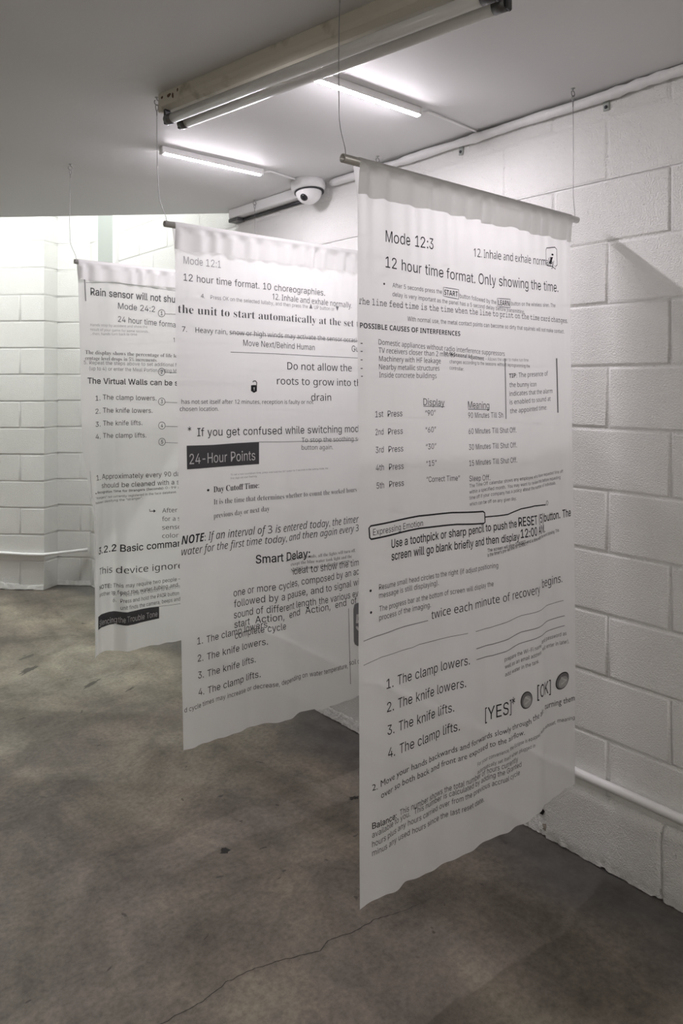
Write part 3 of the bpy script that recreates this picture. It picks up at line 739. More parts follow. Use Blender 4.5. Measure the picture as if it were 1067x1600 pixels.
p/F+;)++;.t+w.t+w.7+}.7,5.R,W.n,r.v-7.y-e.s.1.b.Q.D.k-x.z-G/#,j.z,1.k+Z.R+3.1*q-e*_-7*X,s*[,Y*e,6+$+}+A+y+A+y)+ -.+5-O+9-j+H.$+_.4+|.=,C.@,j.=-5.4-W.$-u-k./-O.=-..B,i.=,M.0,8-v,)-Y+{-7+x,j+{,B,)+z,8+],N+G,i+9
q/F.m)+./)+./+A.*+A-r+$-N*e-5*[,p*X,C*_+v*q+U+3+=+Z+-,1+(,j+--G+=-x+U.D+w.b,C.s,q.y-6.v-O.n-r.R.+.7.1.7.1.t.m.t ,z+5->+9-Y+G-o+]-~+z.-,B.0,j.--7.#-Y-o-v-Y.0-?.=,z.B,X.=,=./,(-u+s-W+j-5+g,j+j,C+t+|,(+_,=+H,X+9
r-U+;*a+;.t+w.t+w.9+z.9,..S,D.h,b.u-&.z-7.y-E.y-E.:-8.<,|.>,c.;,K.3,8.$,*-o+|-X+y-?+y*a
s.f,c*X,=*[+w*d+Z*s+D+,+3+E+*+e+e+r+p+U,(+B,B+7,b+3-++8-F+D-X+W-_+n-[,$-P,4-?,?-%,G,A,V+o,g+N,}+;-?+5-e+9.)+G.D+^.Z+z.k,A.v,h.y-1.v-P.m-j._-~.K.<-u-_-h-T-}-E.4--.@,h.E,H.A,/.5+y-~+t-h+w-T,(-E,X-1-7,~-f,o.*,W.=,:.C+r.>+Q.0+5-u*y-V*g-1*[
t-5,y.t,y.?*g.?*g.t +G/v,*/v,*+i,,+R,4+C,B+;,V+8,f+9,w+<-&*c,m*^,T*],)*c+c*v+N+:+G+d
u/8,c*[,>*`+z*l+`+$+K+A+?+f+;,7+;.t+y.t+y,<+~+p,5+Q,P+>,u+8-4+;-K+D-_+S-n+h-x,%-{,E-{.t.^.t.^*a-}*a-}+c.++c-q+5-S*r-0*a
v.~,O*a*r.t+Z.t,Q,G,h+^,{*v,e*v,x+^-2,G.).t.l.t-4*a
w0|,6*a*x.t+^.t,1-(,F,5,[+/,Q+/,g,3,{-(-N.t.4.t.c-(.w,4/0+//$+//;,3/P-(0#.t0f.t/K*a.i*a.7,X.)-3-v-k-h.J-v.J-h-k-Y-3-J,X,t*a
x.t*v*a,W-,,W,W*~.t+k.t,?.*,`-O,|,{,[,{,w-O-;.*-m.t.X.t,~,U,~-(._*a-r*a-9+[,u,4,Y,c,z,c,_,4,@+[+b*a
y.~+5)/+C)e+M)d+o)b,.)q,C*<,O*`*r.t+Z.t,Q,G,h+^,{*v,e*v,w+^-2,G.).t.l.t,y*%,^)O,7)2+b))+G)+
z.u+0*a+0+4-P.8-P.;+6.;+6.t.E.t.E.C,*+B,*+>.K+>.K*a
“.#+:.6+o0A,C0A,$.6 ,[.6-60A-e0A-F.6
”.#+:.6+X0A,C0A+i.6 ,[.6,z0A-e0A-0.6
’,^+:.6+X0A,C0A+i.6
–.V.V-F.V,i*a,i*a-F
•.~,o+d,R+g,7+r+|,(+k,?+`,Y+[,w+`-9+k-S+|-j,7-{,R.+,o./-1.+-K-{-c-j-t-S.#-9.(,w.#,Y-t,?-c,(-K+r-1+g"""
B90 = ''.join(chr(c) for c in range(35, 127) if chr(c) not in "\\'\"")
GLYPH = {}
def dec(a, b): return (B90.index(a) * len(B90) + B90.index(b) - 600) / 1000
for row in GLYPHS_SRC.split('\n'):
    ch, adv, rest = row[0], dec(row[1], row[2]), row[3:]
    GLYPH[ch] = (adv, [[(dec(s[i], s[i + 1]), dec(s[i + 2], s[i + 3])) for i in range(0, len(s), 4)] for s in rest.split(' ') if s])
GLYPH[' '] = (.215, [])
GLYPH['▲'] = (.75, [[(.03, 0), (.72, 0), (.375, .70)]])
GLYPH['▼'] = (.75, [[(.03, .70), (.375, 0), (.72, .70)]])
# sans, bold sans, serif, mono and italic come from the mathematical letters of the built-in typeface
ALPHA = {'N': (0x1D5A0, 0x1D7E2), 'B': (0x1D5D4, 0x1D7EC), 'S': (0x1D400, 0x1D7CE), 'SB': (0x1D400, 0x1D7CE), 'SI': (0x1D468, 0x1D7CE),
         'M': (0x1D670, 0x1D7F6), 'I': (0x1D608, 0x1D7E2), 'IB': (0x1D63C, 0x1D7EC)}
OFFSET = {'S': -.010}
GROT = {'H': .0, 'HB': .011}
def math_text(s, font):
    if font not in ALPHA: return s
    a, d = ALPHA[font]
    r = ''
    for c in s:
        if 'A' <= c <= 'Z': r += chr(a + ord(c) - 65)
        elif 'a' <= c <= 'z': r += chr(a + 26 + ord(c) - 97)
        elif '0' <= c <= '9': r += chr(d + ord(c) - 48)
        else: r += c
    return r
def area(p): return sum(p[i - 1][0] * p[i][1] - p[i][0] * p[i - 1][1] for i in range(len(p))) / 2
def inside(pt, poly):
    r = False
    for (x0, y0), (x1, y1) in zip(poly, poly[1:] + poly[:1]):
        if (y0 > pt[1]) != (y1 > pt[1]) and pt[0] < (x1 - x0) * (pt[1] - y0) / (y1 - y0) + x0: r = not r
    return r
def fatten(poly, off):
    """push an outline outwards (holes inwards) along its normals; outers run clockwise"""
    q = []
    for p in poly:
        if not q or math.hypot(p[0] - q[-1][0], p[1] - q[-1][1]) > .012: q.append(p)
    while len(q) > 3 and math.hypot(q[0][0] - q[-1][0], q[0][1] - q[-1][1]) < .012: q.pop()
    poly = q
    out = []
    n = len(poly)
    for i in range(n):
        (ax, ay), (x, y), (bx, by) = poly[i - 1], poly[i], poly[(i + 1) % n]
        d1 = Vector((x - ax, y - ay)).normalized(); d2 = Vector((bx - x, by - y)).normalized()
        n1 = Vector((-d1.y, d1.x)); n2 = Vector((-d2.y, d2.x))
        m = n1 + n2
        k = off / max(.45, m.length * m.length / 2) if m.length > 1e-6 else 0
        out.append((x + m.x * k, y + m.y * k))
    return out
FILLED = {}
def filled(ch, off):
    """triangulated glyph: verts, faces, advance; each outline with its own holes so crossing strokes stay solid"""
    if (ch, off) in FILLED: return FILLED[ch, off]
    adv, polys = GLYPH.get(ch, GLYPH[' '])
    polys = [p if ch not in '▲▼' or area(p) < 0 else p[::-1] for p in polys]
    outers = [p for p in polys if area(p) < 0]; holes = [p for p in polys if area(p) >= 0]
    vs, fs = [], []
    for o in outers:
        hs = [h for h in holes if inside(h[0], o)]
        loops = [fatten(l, off) if off else l for l in [o] + hs]
        tris = tessellate_polygon([[Vector((x, y, 0)) for x, y in l] for l in loops])
        n0 = len(vs)
        for l in loops: vs += l
        fs += [tuple(n0 + i for i in t) for t in tris]
    FILLED[ch, off] = (vs, fs, adv)
    return FILLED[ch, off]
def grotesque(s, off):
    vs, fs, x = [], [], 0
    for ch in s:
        v, f_, adv = filled(ch, off)
        n0 = len(vs)
        vs += [(x + a, b) for a, b in v]; fs += [tuple(n0 + i for i in t) for t in f_]
        x += adv
    return vs, fs
def text_curve(font, s):
    cu = bpy.data.curves.new('lettering', 'FONT'); cu.body = math_text(s, font); cu.resolution_u = 2
    cu.offset = OFFSET.get(font, 0)
    return bpy.data.objects.new('lettering', cu)

PRINT = [
 [
  ('T', 'H', 'Mode 12:3', 0.0922, 1.934, 0.2684, 1.9356, 0.0285, 'k', 1),
  ('T', 'N', '12. Inhale and exhale normally.', 0.4333, 1.9352, 0.8286, 1.9481, 0.0234, 'k', 1),
  ('L', [(0.7868, 2.0015), (0.8296, 2.0087), (0.8431, 2.0034), (0.8435, 1.9545), (0.8335, 1.9493), (0.8334, 1.9402), (0.8139, 1.9473), (0.7894, 1.9475), (0.7811, 1.9528), (0.7807, 1.9946), (0.7868, 2.0015)], 0.0027, 'k', 1),
  ('T', 'SI', 'i', 0.8005, 1.9542, 0.8214, 1.955, 0.0317, 'k', 1),
  ('T', 'H', '12 hour time format.', 0.0917, 1.8709, 0.4376, 1.861, 0.0274, 'k', 1),
  ('T', 'H', 'Only showing the time.', 0.4513, 1.861, 0.8479, 1.8697, 0.0297, 'k', 1),
  ('D', 0.0868, 1.8294, 0.003, 0.0027, 'k', 1),
  ('T', 'H', 'After 5 seconds press the', 0.1159, 1.8236, 0.2996, 1.8214, 0.0111, 'k', 1),
  ('L', [(0.306, 1.8396), (0.3673, 1.838), (0.3669, 1.8121), (0.3058, 1.816), (0.306, 1.8396)], 0.0018, 'k', 1),
  ('T', 'B', 'START', 0.3093, 1.8198, 0.3635, 1.8185, 0.0142, 'k', 1),
  ('T', 'H', 'button followed by the', 0.3715, 1.816, 0.5284, 1.8091, 0.0121, 'k', 1),
  ('L', [(0.5339, 1.8267), (0.5937, 1.8284), (0.5927, 1.8037), (0.5331, 1.8031), (0.5339, 1.8267)], 0.0019, 'k', 1),
  ('T', 'B', 'LEARN', 0.5373, 1.8072, 0.5897, 1.8081, 0.0153, 'k', 1),
  ('T', 'H', 'button on the wireless siren. The', 0.5982, 1.8106, 0.8296, 1.8209, 0.0117, 'k', 1),
  ('T', 'H', 'delay is very important as the panel has a 5 second delay before transmitting.', 0.1157, 1.8015, 0.6617, 1.7897, 0.0111, 'k', 1),
  ('T', 'M', 'The line feed time is the time when the line to print on the time card changes.', 0.0013, 1.7743, 0.899, 1.7745, 0.0143, 'k', 1),
  ('T', 'H', 'With normal use, the metal contact points can become so dirty that squirrels will not make contact.', 0.1695, 1.7426, 0.8771, 1.741, 0.0118, 'k', 1),
  ('T', 'B', 'POSSIBLE CAUSES OF INTERFERENCES', 0.0061, 1.7173, 0.3714, 1.7122, 0.0128, 'k', 1),
  ('L', [(0.0081, 1.6802), (0.0148, 1.6804)], 0.0021, 'k', 1),
  ('L', [(0.0081, 1.661), (0.0147, 1.6612)], 0.0021, 'k', 1),
  ('L', [(0.008, 1.6408), (0.0146, 1.641)], 0.0021, 'k', 1),
  ('L', [(0.0079, 1.6201), (0.0145, 1.6202)], 0.0021, 'k', 1),
  ('L', [(0.0092, 1.6014), (0.0151, 1.6014)], 0.0021, 'k', 1),
  ('T', 'N', 'Domestic appliances without radio interference suppressors', 0.0671, 1.6794, 0.561, 1.662, 0.013, 'k', 1),
  ('T', 'N', 'TV receivers closer than 2 metres', 0.067, 1.6593, 0.3489, 1.6544, 0.013, 'k', 1),
  ('T', 'N', 'Machinery with HF leakage', 0.0683, 1.6387, 0.2936, 1.6368, 0.013, 'k', 1),
  ('T', 'N', 'Nearby metallic structures', 0.0681, 1.6186, 0.2882, 1.6173, 0.013, 'k', 1),
  ('T', 'N', 'Inside concrete buildings', 0.0687, 1.5989, 0.2766, 1.5973, 0.0131, 'k', 1),
  ('T', 'B', '1st. 96:Seasonal Adjustment', 0.3053, 1.6594, 0.4712, 1.6476, 0.0106, 'k', 1),
  ('T', 'H', '– Allows the user to make run time', 0.477, 1.6477, 0.673, 1.6479, 0.0094, 'm', 1),
  ('T', 'H', 'changes according to the seasons without reprogramming the', 0.3288, 1.638, 0.6789, 1.6301, 0.0095, 'k', 1),
  ('T', 'H', 'controller.', 0.3286, 1.6213, 0.3843, 1.6176, 0.0095, 'k', 1),
  ('L', [(0.5617, 1.6555), (0.5614, 1.58), (0.5587, 1.4812)], 0.0038, 'm', 1),
  ('L', [(0.8325, 1.6611), (0.8334, 1.5792), (0.834, 1.4911)], 0.0069, 'm', 1),
  ('T', 'B', 'TIP:', 0.5786, 1.5986, 0.6147, 1.6007, 0.0128, 'k', 1),
  ('T', 'N', 'The presence of', 0.6229, 1.6007, 0.7819, 1.6067, 0.0137, 'k', 1),
  ('T', 'N', 'the bunny icon', 0.5794, 1.5723, 0.7132, 1.5742, 0.0135, 'k', 1),
  ('T', 'N', 'indicates that the alarm', 0.5782, 1.5466, 0.8054, 1.5531, 0.0135, 'k', 1),
  ('T', 'N', 'is enabled to sound at', 0.5781, 1.5222, 0.7943, 1.5292, 0.0135, 'k', 1),
  ('T', 'N', 'the appointed time:', 0.5788, 1.4966, 0.771, 1.5031, 0.0135, 'k', 1),
  ('T', 'H', 'Display', 0.2267, 1.5275, 0.3075, 1.5235, 0.0178, 'k', 1),
  ('L', [(0.2267, 1.5247), (0.2691, 1.5232), (0.3075, 1.5217)], 0.0017, 'k', 1),
  ('T', 'H', 'Meaning', 0.3977, 1.5161, 0.49, 1.5121, 0.0188, 'k', 1),
  ('L', [(0.3976, 1.5131), (0.4455, 1.5113), (0.49, 1.5096)], 0.0018, 'k', 1),
  ('T', 'H', '1st', 0.055, 1.5014, 0.0811, 1.502, 0.0152, 'k', 1),
  ('T', 'H', 'Press', 0.0962, 1.5013, 0.1497, 1.5012, 0.0154, 'k', 1),
  ('T', 'H', '“90”', 0.233, 1.4997, 0.2723, 1.4997, 0.0144, 'k', 1),
  ('T', 'H', '90 Minutes Till Sh', 0.3978, 1.4888, 0.5457, 1.4854, 0.0152, 'k', 1),
  ('T', 'H', '2nd', 0.0554, 1.4578, 0.0815, 1.4583, 0.0152, 'k', 1),
  ('T', 'H', 'Press', 0.0974, 1.4574, 0.1512, 1.4568, 0.0154, 'k', 1),
  ('T', 'H', '“60”', 0.2339, 1.4559, 0.2733, 1.4559, 0.0144, 'k', 1),
  ('T', 'H', '60 Minutes Till Shut Off.', 0.398, 1.4451, 0.604, 1.4402, 0.0152, 'k', 1),
  ('T', 'H', '3rd', 0.0558, 1.4142, 0.0819, 1.4145, 0.0152, 'k', 1),
  ('T', 'H', 'Press', 0.0986, 1.4134, 0.1527, 1.4124, 0.0154, 'k', 1),
  ('T', 'H', '“30”', 0.2348, 1.412, 0.2742, 1.412, 0.0144, 'k', 1),
  ('T', 'H', '30 Minutes Till Shut Off.', 0.3982, 1.4014, 0.6036, 1.3969, 0.0152, 'k', 1),
  ('T', 'H', '4th', 0.0562, 1.3706, 0.0823, 1.3708, 0.0152, 'k', 1),
  ('T', 'H', 'Press', 0.0998, 1.3695, 0.1543, 1.3679, 0.0154, 'k', 1),
  ('T', 'H', '“15”', 0.2357, 1.3681, 0.2752, 1.3681, 0.0144, 'k', 1),
  ('T', 'H', '15 Minutes Till Shut Off.', 0.3984, 1.3578, 0.6022, 1.3537, 0.0152, 'k', 1),
  ('T', 'H', '5th', 0.058, 1.3268, 0.0826, 1.3267, 0.0152, 'k', 1),
  ('T', 'H', 'Press', 0.1002, 1.3267, 0.1549, 1.3252, 0.0154, 'k', 1),
  ('T', 'H', '“Correct Time”', 0.2366, 1.3271, 0.3625, 1.3206, 0.0144, 'k', 1),
  ('T', 'H', 'Sleep Off.', 0.3974, 1.3161, 0.4871, 1.3113, 0.0152, 'k', 1),
  ('T', 'H', 'The Time Off calendar shows any employee who have requested time off', 0.3968, 1.2986, 0.8545, 1.3025, 0.0097, 'k', 1),
  ('T', 'H', 'within a specified month.  You may want to review this before requesting', 0.3964, 1.2823, 0.839, 1.2851, 0.0097, 'k', 1),
  ('T', 'H', 'time off if your company has a policy about the number of individuals.', 0.3959, 1.266, 0.8124, 1.2703, 0.0097, 'k', 1),
  ('T', 'H', 'which can be off on any given day.', 0.3963, 1.2491, 0.5931, 1.246, 0.0097, 'k', 1),
  ('L', [(0.0391, 1.2385), (0.2096, 1.2423), (0.3341, 1.2371), (0.455, 1.2271), (0.4617, 1.2226), (0.4627, 1.1966), (0.4558, 1.1937), (0.3491, 1.204), (0.2094, 1.2103), (0.0403, 1.206), (0.0354, 1.2104), (0.0334, 1.2343), (0.0391, 1.2385)], 0.0043, 'k', 1),
  ('L', [(0.4632, 1.2107), (0.5084, 1.2092), (0.5531, 1.209), (0.6123, 1.2186), (0.673, 1.2207), (0.7493, 1.214)], 0.0037, 'k', 1),
  ('L', [(0.759, 1.2256), (0.7641, 1.2203), (0.761, 1.2133), (0.7556, 1.2119), (0.752, 1.2177), (0.755, 1.2241), (0.759, 1.2256)], 0.002, 'k', 1),
  ('T', 'H', 'Expressing Emotion', 0.0459, 1.2144, 0.2229, 1.215, 0.0157, 'k', 1),
  ('T', 'HB', 'Use a toothpick or sharp pencil to push the', 0.1072, 1.1748, 0.5906, 1.1685, 0.021, 'k', 1),
  ('T', 'HB', 'RESET (5)', 0.5981, 1.1689, 0.7312, 1.1643, 0.0257, 'k', 1),
  ('T', 'HB', 'button. The', 0.7361, 1.1649, 0.8978, 1.1616, 0.0242, 'k', 1),
  ('T', 'HB', 'screen will go blank briefly and then display', 0.107, 1.1439, 0.6005, 1.1304, 0.021, 'k', 1),
  ('T', 'HB', '12:00 AM.', 0.6053, 1.1349, 0.7398, 1.1329, 0.0244, 'k', 1),
  ('T', 'HB', 'The screen will show SUNSET and a time with the word blinking. This', 0.47, 1.1123, 0.8243, 1.1227, 0.0093, 'k', 1),
  ('T', 'HB', 'is the timer’s pre-set time for SUNSET.', 0.4696, 1.0988, 0.631, 1.1121, 0.0093, 'k', 1),
  ('D', 0.0373, 1.0813, 0.0035, 0.0032, 'k', 1),
  ('T', 'H', 'Resume small head circles to the right (if adjust positioning', 0.0638, 1.079, 0.5072, 1.0643, 0.0136, 'k', 1),
  ('T', 'H', 'message is still displaying).', 0.0636, 1.0584, 0.281, 1.0518, 0.0136, 'k', 1),
  ('D', 0.0383, 1.0284, 0.0034, 0.0032, 'k', 1),
  ('T', 'H', 'The progress bar at the bottom of screen will display the', 0.064, 1.0258, 0.489, 1.0153, 0.0136, 'k', 1),
  ('T', 'H', 'process of the imaging.', 0.0638, 1.0041, 0.2499, 0.9995, 0.0136, 'k', 1),
  ('T', 'N', 'twice each minute of', 0.2522, 0.9671, 0.5482, 0.9663, 0.0221, 'k', 1),
  ('T', 'N', 'recovery', 0.5609, 0.9657, 0.6791, 0.9662, 0.0241, 'k', 1),
  ('T', 'N', 'begins.', 0.6987, 0.9746, 0.835, 0.9647, 0.0251, 'k', 1),
  ('L', [(0.0004, 0.9624), (0.0565, 0.9676), (0.1231, 0.9688), (0.1847, 0.9674), (0.2396, 0.9668)], 0.0021, 'm', 1),
  ('L', [(0.0001, 0.9034), (0.0703, 0.9129), (0.1272, 0.9104), (0.1843, 0.9084), (0.2072, 0.9115), (0.2984, 0.9075), (0.3809, 0.906)], 0.0013, 'd', 1),
  ('L', [(0.4112, 0.9047), (0.4741, 0.902), (0.5201, 0.9067), (0.5951, 0.9146), (0.6683, 0.915), (0.7368, 0.9138), (0.8396, 0.9067)], 0.0015, 'd', 1),
  ('L', [(0.4139, 0.8567), (0.482, 0.8541), (0.5365, 0.8587), (0.5952, 0.8673), (0.6829, 0.8675), (0.7584, 0.8651), (0.8457, 0.8578)], 0.0024, 'm', 1),
  ('L', [(0.4139, 0.8268), (0.4819, 0.8224), (0.5277, 0.8258), (0.5863, 0.8351), (0.6678, 0.8389), (0.7584, 0.8341), (0.8456, 0.8273)], 0.0024, 'm', 1),
  ('T', 'H', '1.', 0.0871, 0.8298, 0.113, 0.8277, 0.0241, 'k', 1),
  ('T', 'H', 'The clamp lowers.', 0.1296, 0.8265, 0.387, 0.8204, 0.0251, 'k', 1),
  ('T', 'H', '2.', 0.0882, 0.7718, 0.1145, 0.7689, 0.0241, 'k', 1),
  ('T', 'H', 'The knife lowers.', 0.1312, 0.7674, 0.373, 0.7621, 0.0251, 'k', 1),
  ('T', 'H', '3.', 0.0895, 0.7149, 0.1161, 0.7111, 0.0241, 'k', 1),
  ('T', 'H', 'The knife lifts.', 0.1336, 0.7089, 0.334, 0.7044, 0.0251, 'k', 1),
  ('T', 'H', '4.', 0.0916, 0.658, 0.1186, 0.6535, 0.0242, 'k', 1),
  ('T', 'H', 'The clamp lifts.', 0.1369, 0.6506, 0.3515, 0.65, 0.0252, 'k', 1),
  ('T', 'H', 'prepare the Wi-Fi name', 0.5235, 0.7984, 0.6824, 0.8055, 0.0113, 'k', 1),
  ('T', 'H', 'and password as', 0.6861, 0.8136, 0.8564, 0.7957, 0.0118, 'k', 1),
  ('T', 'H', 'well as an email address', 0.5242, 0.7776, 0.6823, 0.7859, 0.0113, 'k', 1),
  ('T', 'H', 'will enter in later),', 0.6918, 0.7907, 0.8747, 0.7666, 0.0118, 'k', 1),
  ('T', 'H', 'add water in the tank.', 0.5249, 0.7555, 0.6673, 0.7642, 0.0113, 'k', 1),
  ('T', 'H', '[YES]', 0.4534, 0.6451, 0.5506, 0.6472, 0.0357, 'k', 1),
  ('T', 'H', '*', 0.5529, 0.6528, 0.5691, 0.6511, 0.0366, 'k', 1),
  ('T', 'H', '[OK]', 0.6575, 0.6615, 0.7629, 0.6425, 0.0376, 'k', 1),
  ('D', 0.6148, 0.6664, 0.0226, 0.0251, 'd', 1),
  ('D', 0.6148, 0.6664, 0.0198, 0.0221, 'l', 2),
  ('D', 0.6156, 0.663, 0.0152, 0.017, 'x', 3),
  ('L', [(0.607, 0.6776), (0.6248, 0.6664), (0.607, 0.6575)], 0.0058, 'w', 4),
  ('D', 0.8325, 0.6592, 0.0411, 0.0255, 'd', 1),
  ('D', 0.8325, 0.6592, 0.0357, 0.0225, 'l', 2),
  ('D', 0.8338, 0.6554, 0.0271, 0.0174, 'x', 3),
  ('L', [(0.8189, 0.6725), (0.8499, 0.6565), (0.8188, 0.6522)], 0.0062, 'w', 4),
  ('T', 'G', '2.', 0.0382, 0.5948, 0.0552, 0.5937, 0.0151, 'k', 1),
  ('T', 'G', 'Move your hands backwards and forwards slowly through', 0.0653, 0.5957, 0.6327, 0.5943, 0.0158, 'k', 1),
  ('T', 'G', 'the air,', 0.6386, 0.5994, 0.7025, 0.6043, 0.0181, 'k', 1),
  ('T', 'G', 'turning them', 0.7185, 0.6055, 0.9139, 0.5723, 0.0186, 'k', 1),
  ('T', 'G', 'over so both back and front are exposed to the airflow.', 0.0658, 0.5672, 0.6082, 0.5676, 0.0158, 'k', 1),
  ('T', 'H', 'For your convenience, the Eclipse is equipped', 0.4186, 0.5321, 0.6726, 0.5475, 0.0104, 'k', 1),
  ('T', 'H', 'with autoset,', 0.6772, 0.551, 0.7924, 0.5382, 0.0111, 'k', 1),
  ('T', 'H', 'meaning', 0.803, 0.5382, 0.914, 0.5121, 0.0116, 'k', 1),
  ('T', 'H', 'automatically set itself when plugged in', 0.4186, 0.5108, 0.6471, 0.523, 0.0104, 'k', 1),
  ('T', 'HB', 'Balance:', 0.0373, 0.5023, 0.1244, 0.4943, 0.0146, 'k', 1),
  ('T', 'H', 'This number shows the total number of hours currently', 0.1374, 0.4944, 0.5821, 0.4975, 0.0151, 'k', 1),
  ('T', 'H', 'available to you.  This number is calculated by adding the Granted', 0.0371, 0.4808, 0.5956, 0.4789, 0.0145, 'k', 1),
  ('T', 'H', 'hours plus any hours carried over from the previous accrual cycle', 0.0369, 0.4582, 0.5895, 0.457, 0.0145, 'k', 1),
  ('T', 'H', 'minus any used hours since the last reset date.', 0.0367, 0.4367, 0.4483, 0.4247, 0.0145, 'k', 1),
 ],
 [
  ('T', 'H', 'Mode 12:1', 0.0321, 1.9878, 0.1802, 1.9873, 0.0255, 'l', 1),  # paler tone paints in the light coming through from behind
  ('T', 'H', '12 hour time format. 10 choreographies.', 0.0312, 1.9302, 0.6528, 1.9257, 0.0241, 'd', 1),
  ('T', 'N', '4.', 0.0977, 1.8768, 0.1134, 1.8766, 0.0143, 'd', 1),
  ('T', 'H', 'Press OK on the selected lullaby, and then press the ▲ UP button or ▼', 0.1364, 1.8755, 0.7236, 1.8693, 0.0138, 'm', 1),
  ('T', 'N', '12. Inhale and exhale normally.', 0.3997, 1.8932, 0.7932, 1.8866, 0.0221, 'd', 1),
  ('T', 'S', 'the unit to start automatically at the set time', 0.0091, 1.8204, 0.9032, 1.8105, 0.028, 'd', 1),
  ('T', 'N', '7.', 0.0223, 1.7577, 0.0419, 1.7572, 0.0174, 'k', 1),
  ('T', 'N', 'Heavy rain, snow or high winds may activate the sensor occasionally', 0.0748, 1.7565, 0.8909, 1.7466, 0.0183, 'd', 1),
  ('L', [(0.2154, 1.7605), (0.3991, 1.7571), (0.5864, 1.7554), (0.8346, 1.7527)], 0.0018, 'd', 1),
  ('T', 'H', 'Move Next/Behind Human', 0.2708, 1.7172, 0.5982, 1.7096, 0.0221, 'd', 1),
  ('T', 'H', 'Guard', 0.7904, 1.7093, 0.8788, 1.7092, 0.0249, 'd', 1),
  ('L', [(0.2173, 1.693), (0.3983, 1.6917), (0.5854, 1.6878), (0.8444, 1.6839)], 0.0018, 'd', 1),
  ('T', 'N', 'Do not allow the', 0.465, 1.6336, 0.7887, 1.6289, 0.0276, 'k', 1),
  ('T', 'N', 'roots to grow into the', 0.4158, 1.5778, 0.8626, 1.5683, 0.0273, 'k', 1),
  ('T', 'N', 'drain', 0.5776, 1.5138, 0.6751, 1.5122, 0.0275, 'k', 1),
  ('B', [(0.3033, 1.5745), (0.3162, 1.5759), (0.3291, 1.5744)], [(0.3031, 1.5544), (0.316, 1.5471), (0.3289, 1.5527)], 'k', 1),
  ('L', [(0.3274, 1.5744), (0.3283, 1.5845), (0.3232, 1.5903), (0.3154, 1.5903), (0.3111, 1.586)], 0.0036, 'k', 1),
  ('D', 0.3161, 1.5644, 0.0026, 0.0029, 'w', 2),
  ('L', [(0.3161, 1.5644), (0.3161, 1.5557)], 0.0022, 'w', 2),
  ('T', 'N', 'has not set itself after 12 minutes, reception is faulty or not', 0.0164, 1.5133, 0.5876, 1.5014, 0.0147, 'k', 1),
  ('T', 'N', 'chosen location.', 0.0099, 1.4887, 0.1652, 1.4854, 0.0147, 'k', 1),
  ('T', 'H', '*', 0.0388, 1.4067, 0.0526, 1.4068, 0.0283, 'k', 1),
  ('T', 'H', 'If you get confused while switching modes', 0.076, 1.4003, 0.8636, 1.3811, 0.0285, 'k', 1),
  ('B', [(0.0336, 1.3706), (0.1415, 1.3673), (0.2411, 1.3683), (0.337, 1.3676)], [(0.0336, 1.2898), (0.1407, 1.2885), (0.2404, 1.2876), (0.3364, 1.2865)], 'd', 1),
  ('T', 'H', '24-Hour Points', 0.0431, 1.3067, 0.3197, 1.3021, 0.0351, 'w', 2),
  ('L', [(0.337, 1.3669), (0.4843, 1.361), (0.6257, 1.3559), (0.8485, 1.3469)], 0.0018, 'd', 1),
  ('T', 'N', 'To stop the soothing sound, press the', 0.5302, 1.3561, 1.0105, 1.3406, 0.0174, 'd', 1),
  ('T', 'N', 'button again.', 0.5298, 1.3274, 0.6791, 1.3211, 0.0174, 'd', 1),
  ('T', 'H', 'To set a new countdown time, press and hold the SET button for 3 seconds in the setting mode, the', 0.2137, 1.2543, 0.6516, 1.2454, 0.0063, 'm', 1),
  ('T', 'H', 'first digit will start flashing.', 0.2135, 1.2409, 0.3278, 1.2401, 0.0063, 'm', 1),
  ('D', 0.1185, 1.2112, 0.0051, 0.0041, 'k', 1),
  ('T', 'SB', 'Day Cutoff Time:', 0.1415, 1.2013, 0.3358, 1.1998, 0.0201, 'k', 1),
  ('T', 'S', 'It is the time that determines whether to count the worked hours to the', 0.1419, 1.1583, 0.868, 1.1398, 0.0187, 'd', 1),
  ('T', 'S', 'previous day or next day', 0.1414, 1.1098, 0.3771, 1.1115, 0.0187, 'd', 1),
  ('T', 'IB', 'NOTE:', 0.0072, 1.0371, 0.1052, 1.0375, 0.0288, 'k', 1),
  ('T', 'I', 'If an interval of 3 is entered today, the timer will', 0.1165, 1.0372, 0.8714, 1.0157, 0.0282, 'k', 1),
  ('T', 'I', 'water for the first time today, and then again every 3', 0.0065, 1.0003, 0.8081, 0.9833, 0.0261, 'k', 1),
  ('T', 'HB', 'Smart Delay:', 0.3202, 0.9247, 0.5603, 0.9153, 0.0303, 'k', 1),
  ('T', 'S', '2. After 15 seconds, all the lights will turn off,', 0.4418, 0.9174, 0.7857, 0.9025, 0.0125, 'd', 1),
  ('T', 'S', 'except the blue water tank light and the', 0.4668, 0.8967, 0.7651, 0.8822, 0.0126, 'd', 1),
  ('T', 'S', 'NIGHT icon on the display screen.', 0.4662, 0.8732, 0.7559, 0.8664, 0.0126, 'd', 1),
  ('T', 'H', 'ideal to show the time', 0.4767, 0.8614, 0.8234, 0.8442, 0.026, 'k', 1),
  ('T', 'H', 'one or more cycles, composed by an ac-', 0.2218, 0.822, 0.8196, 0.8091, 0.0261, 'k', 1),
  ('T', 'H', 'followed by a pause, and to signal with', 0.2231, 0.783, 0.8308, 0.7668, 0.0261, 'k', 1),
  ('T', 'H', 'sound of different length the various events', 0.2227, 0.7442, 0.8566, 0.7207, 0.0261, 'k', 1),
  ('T', 'H', 'start  Action,  end  Action,  end  of', 0.224, 0.7094, 0.7849, 0.6983, 0.0254, 'k', 1),
  ('T', 'H', 'complete cycle', 0.2262, 0.6701, 0.4344, 0.6699, 0.0247, 'k', 1),
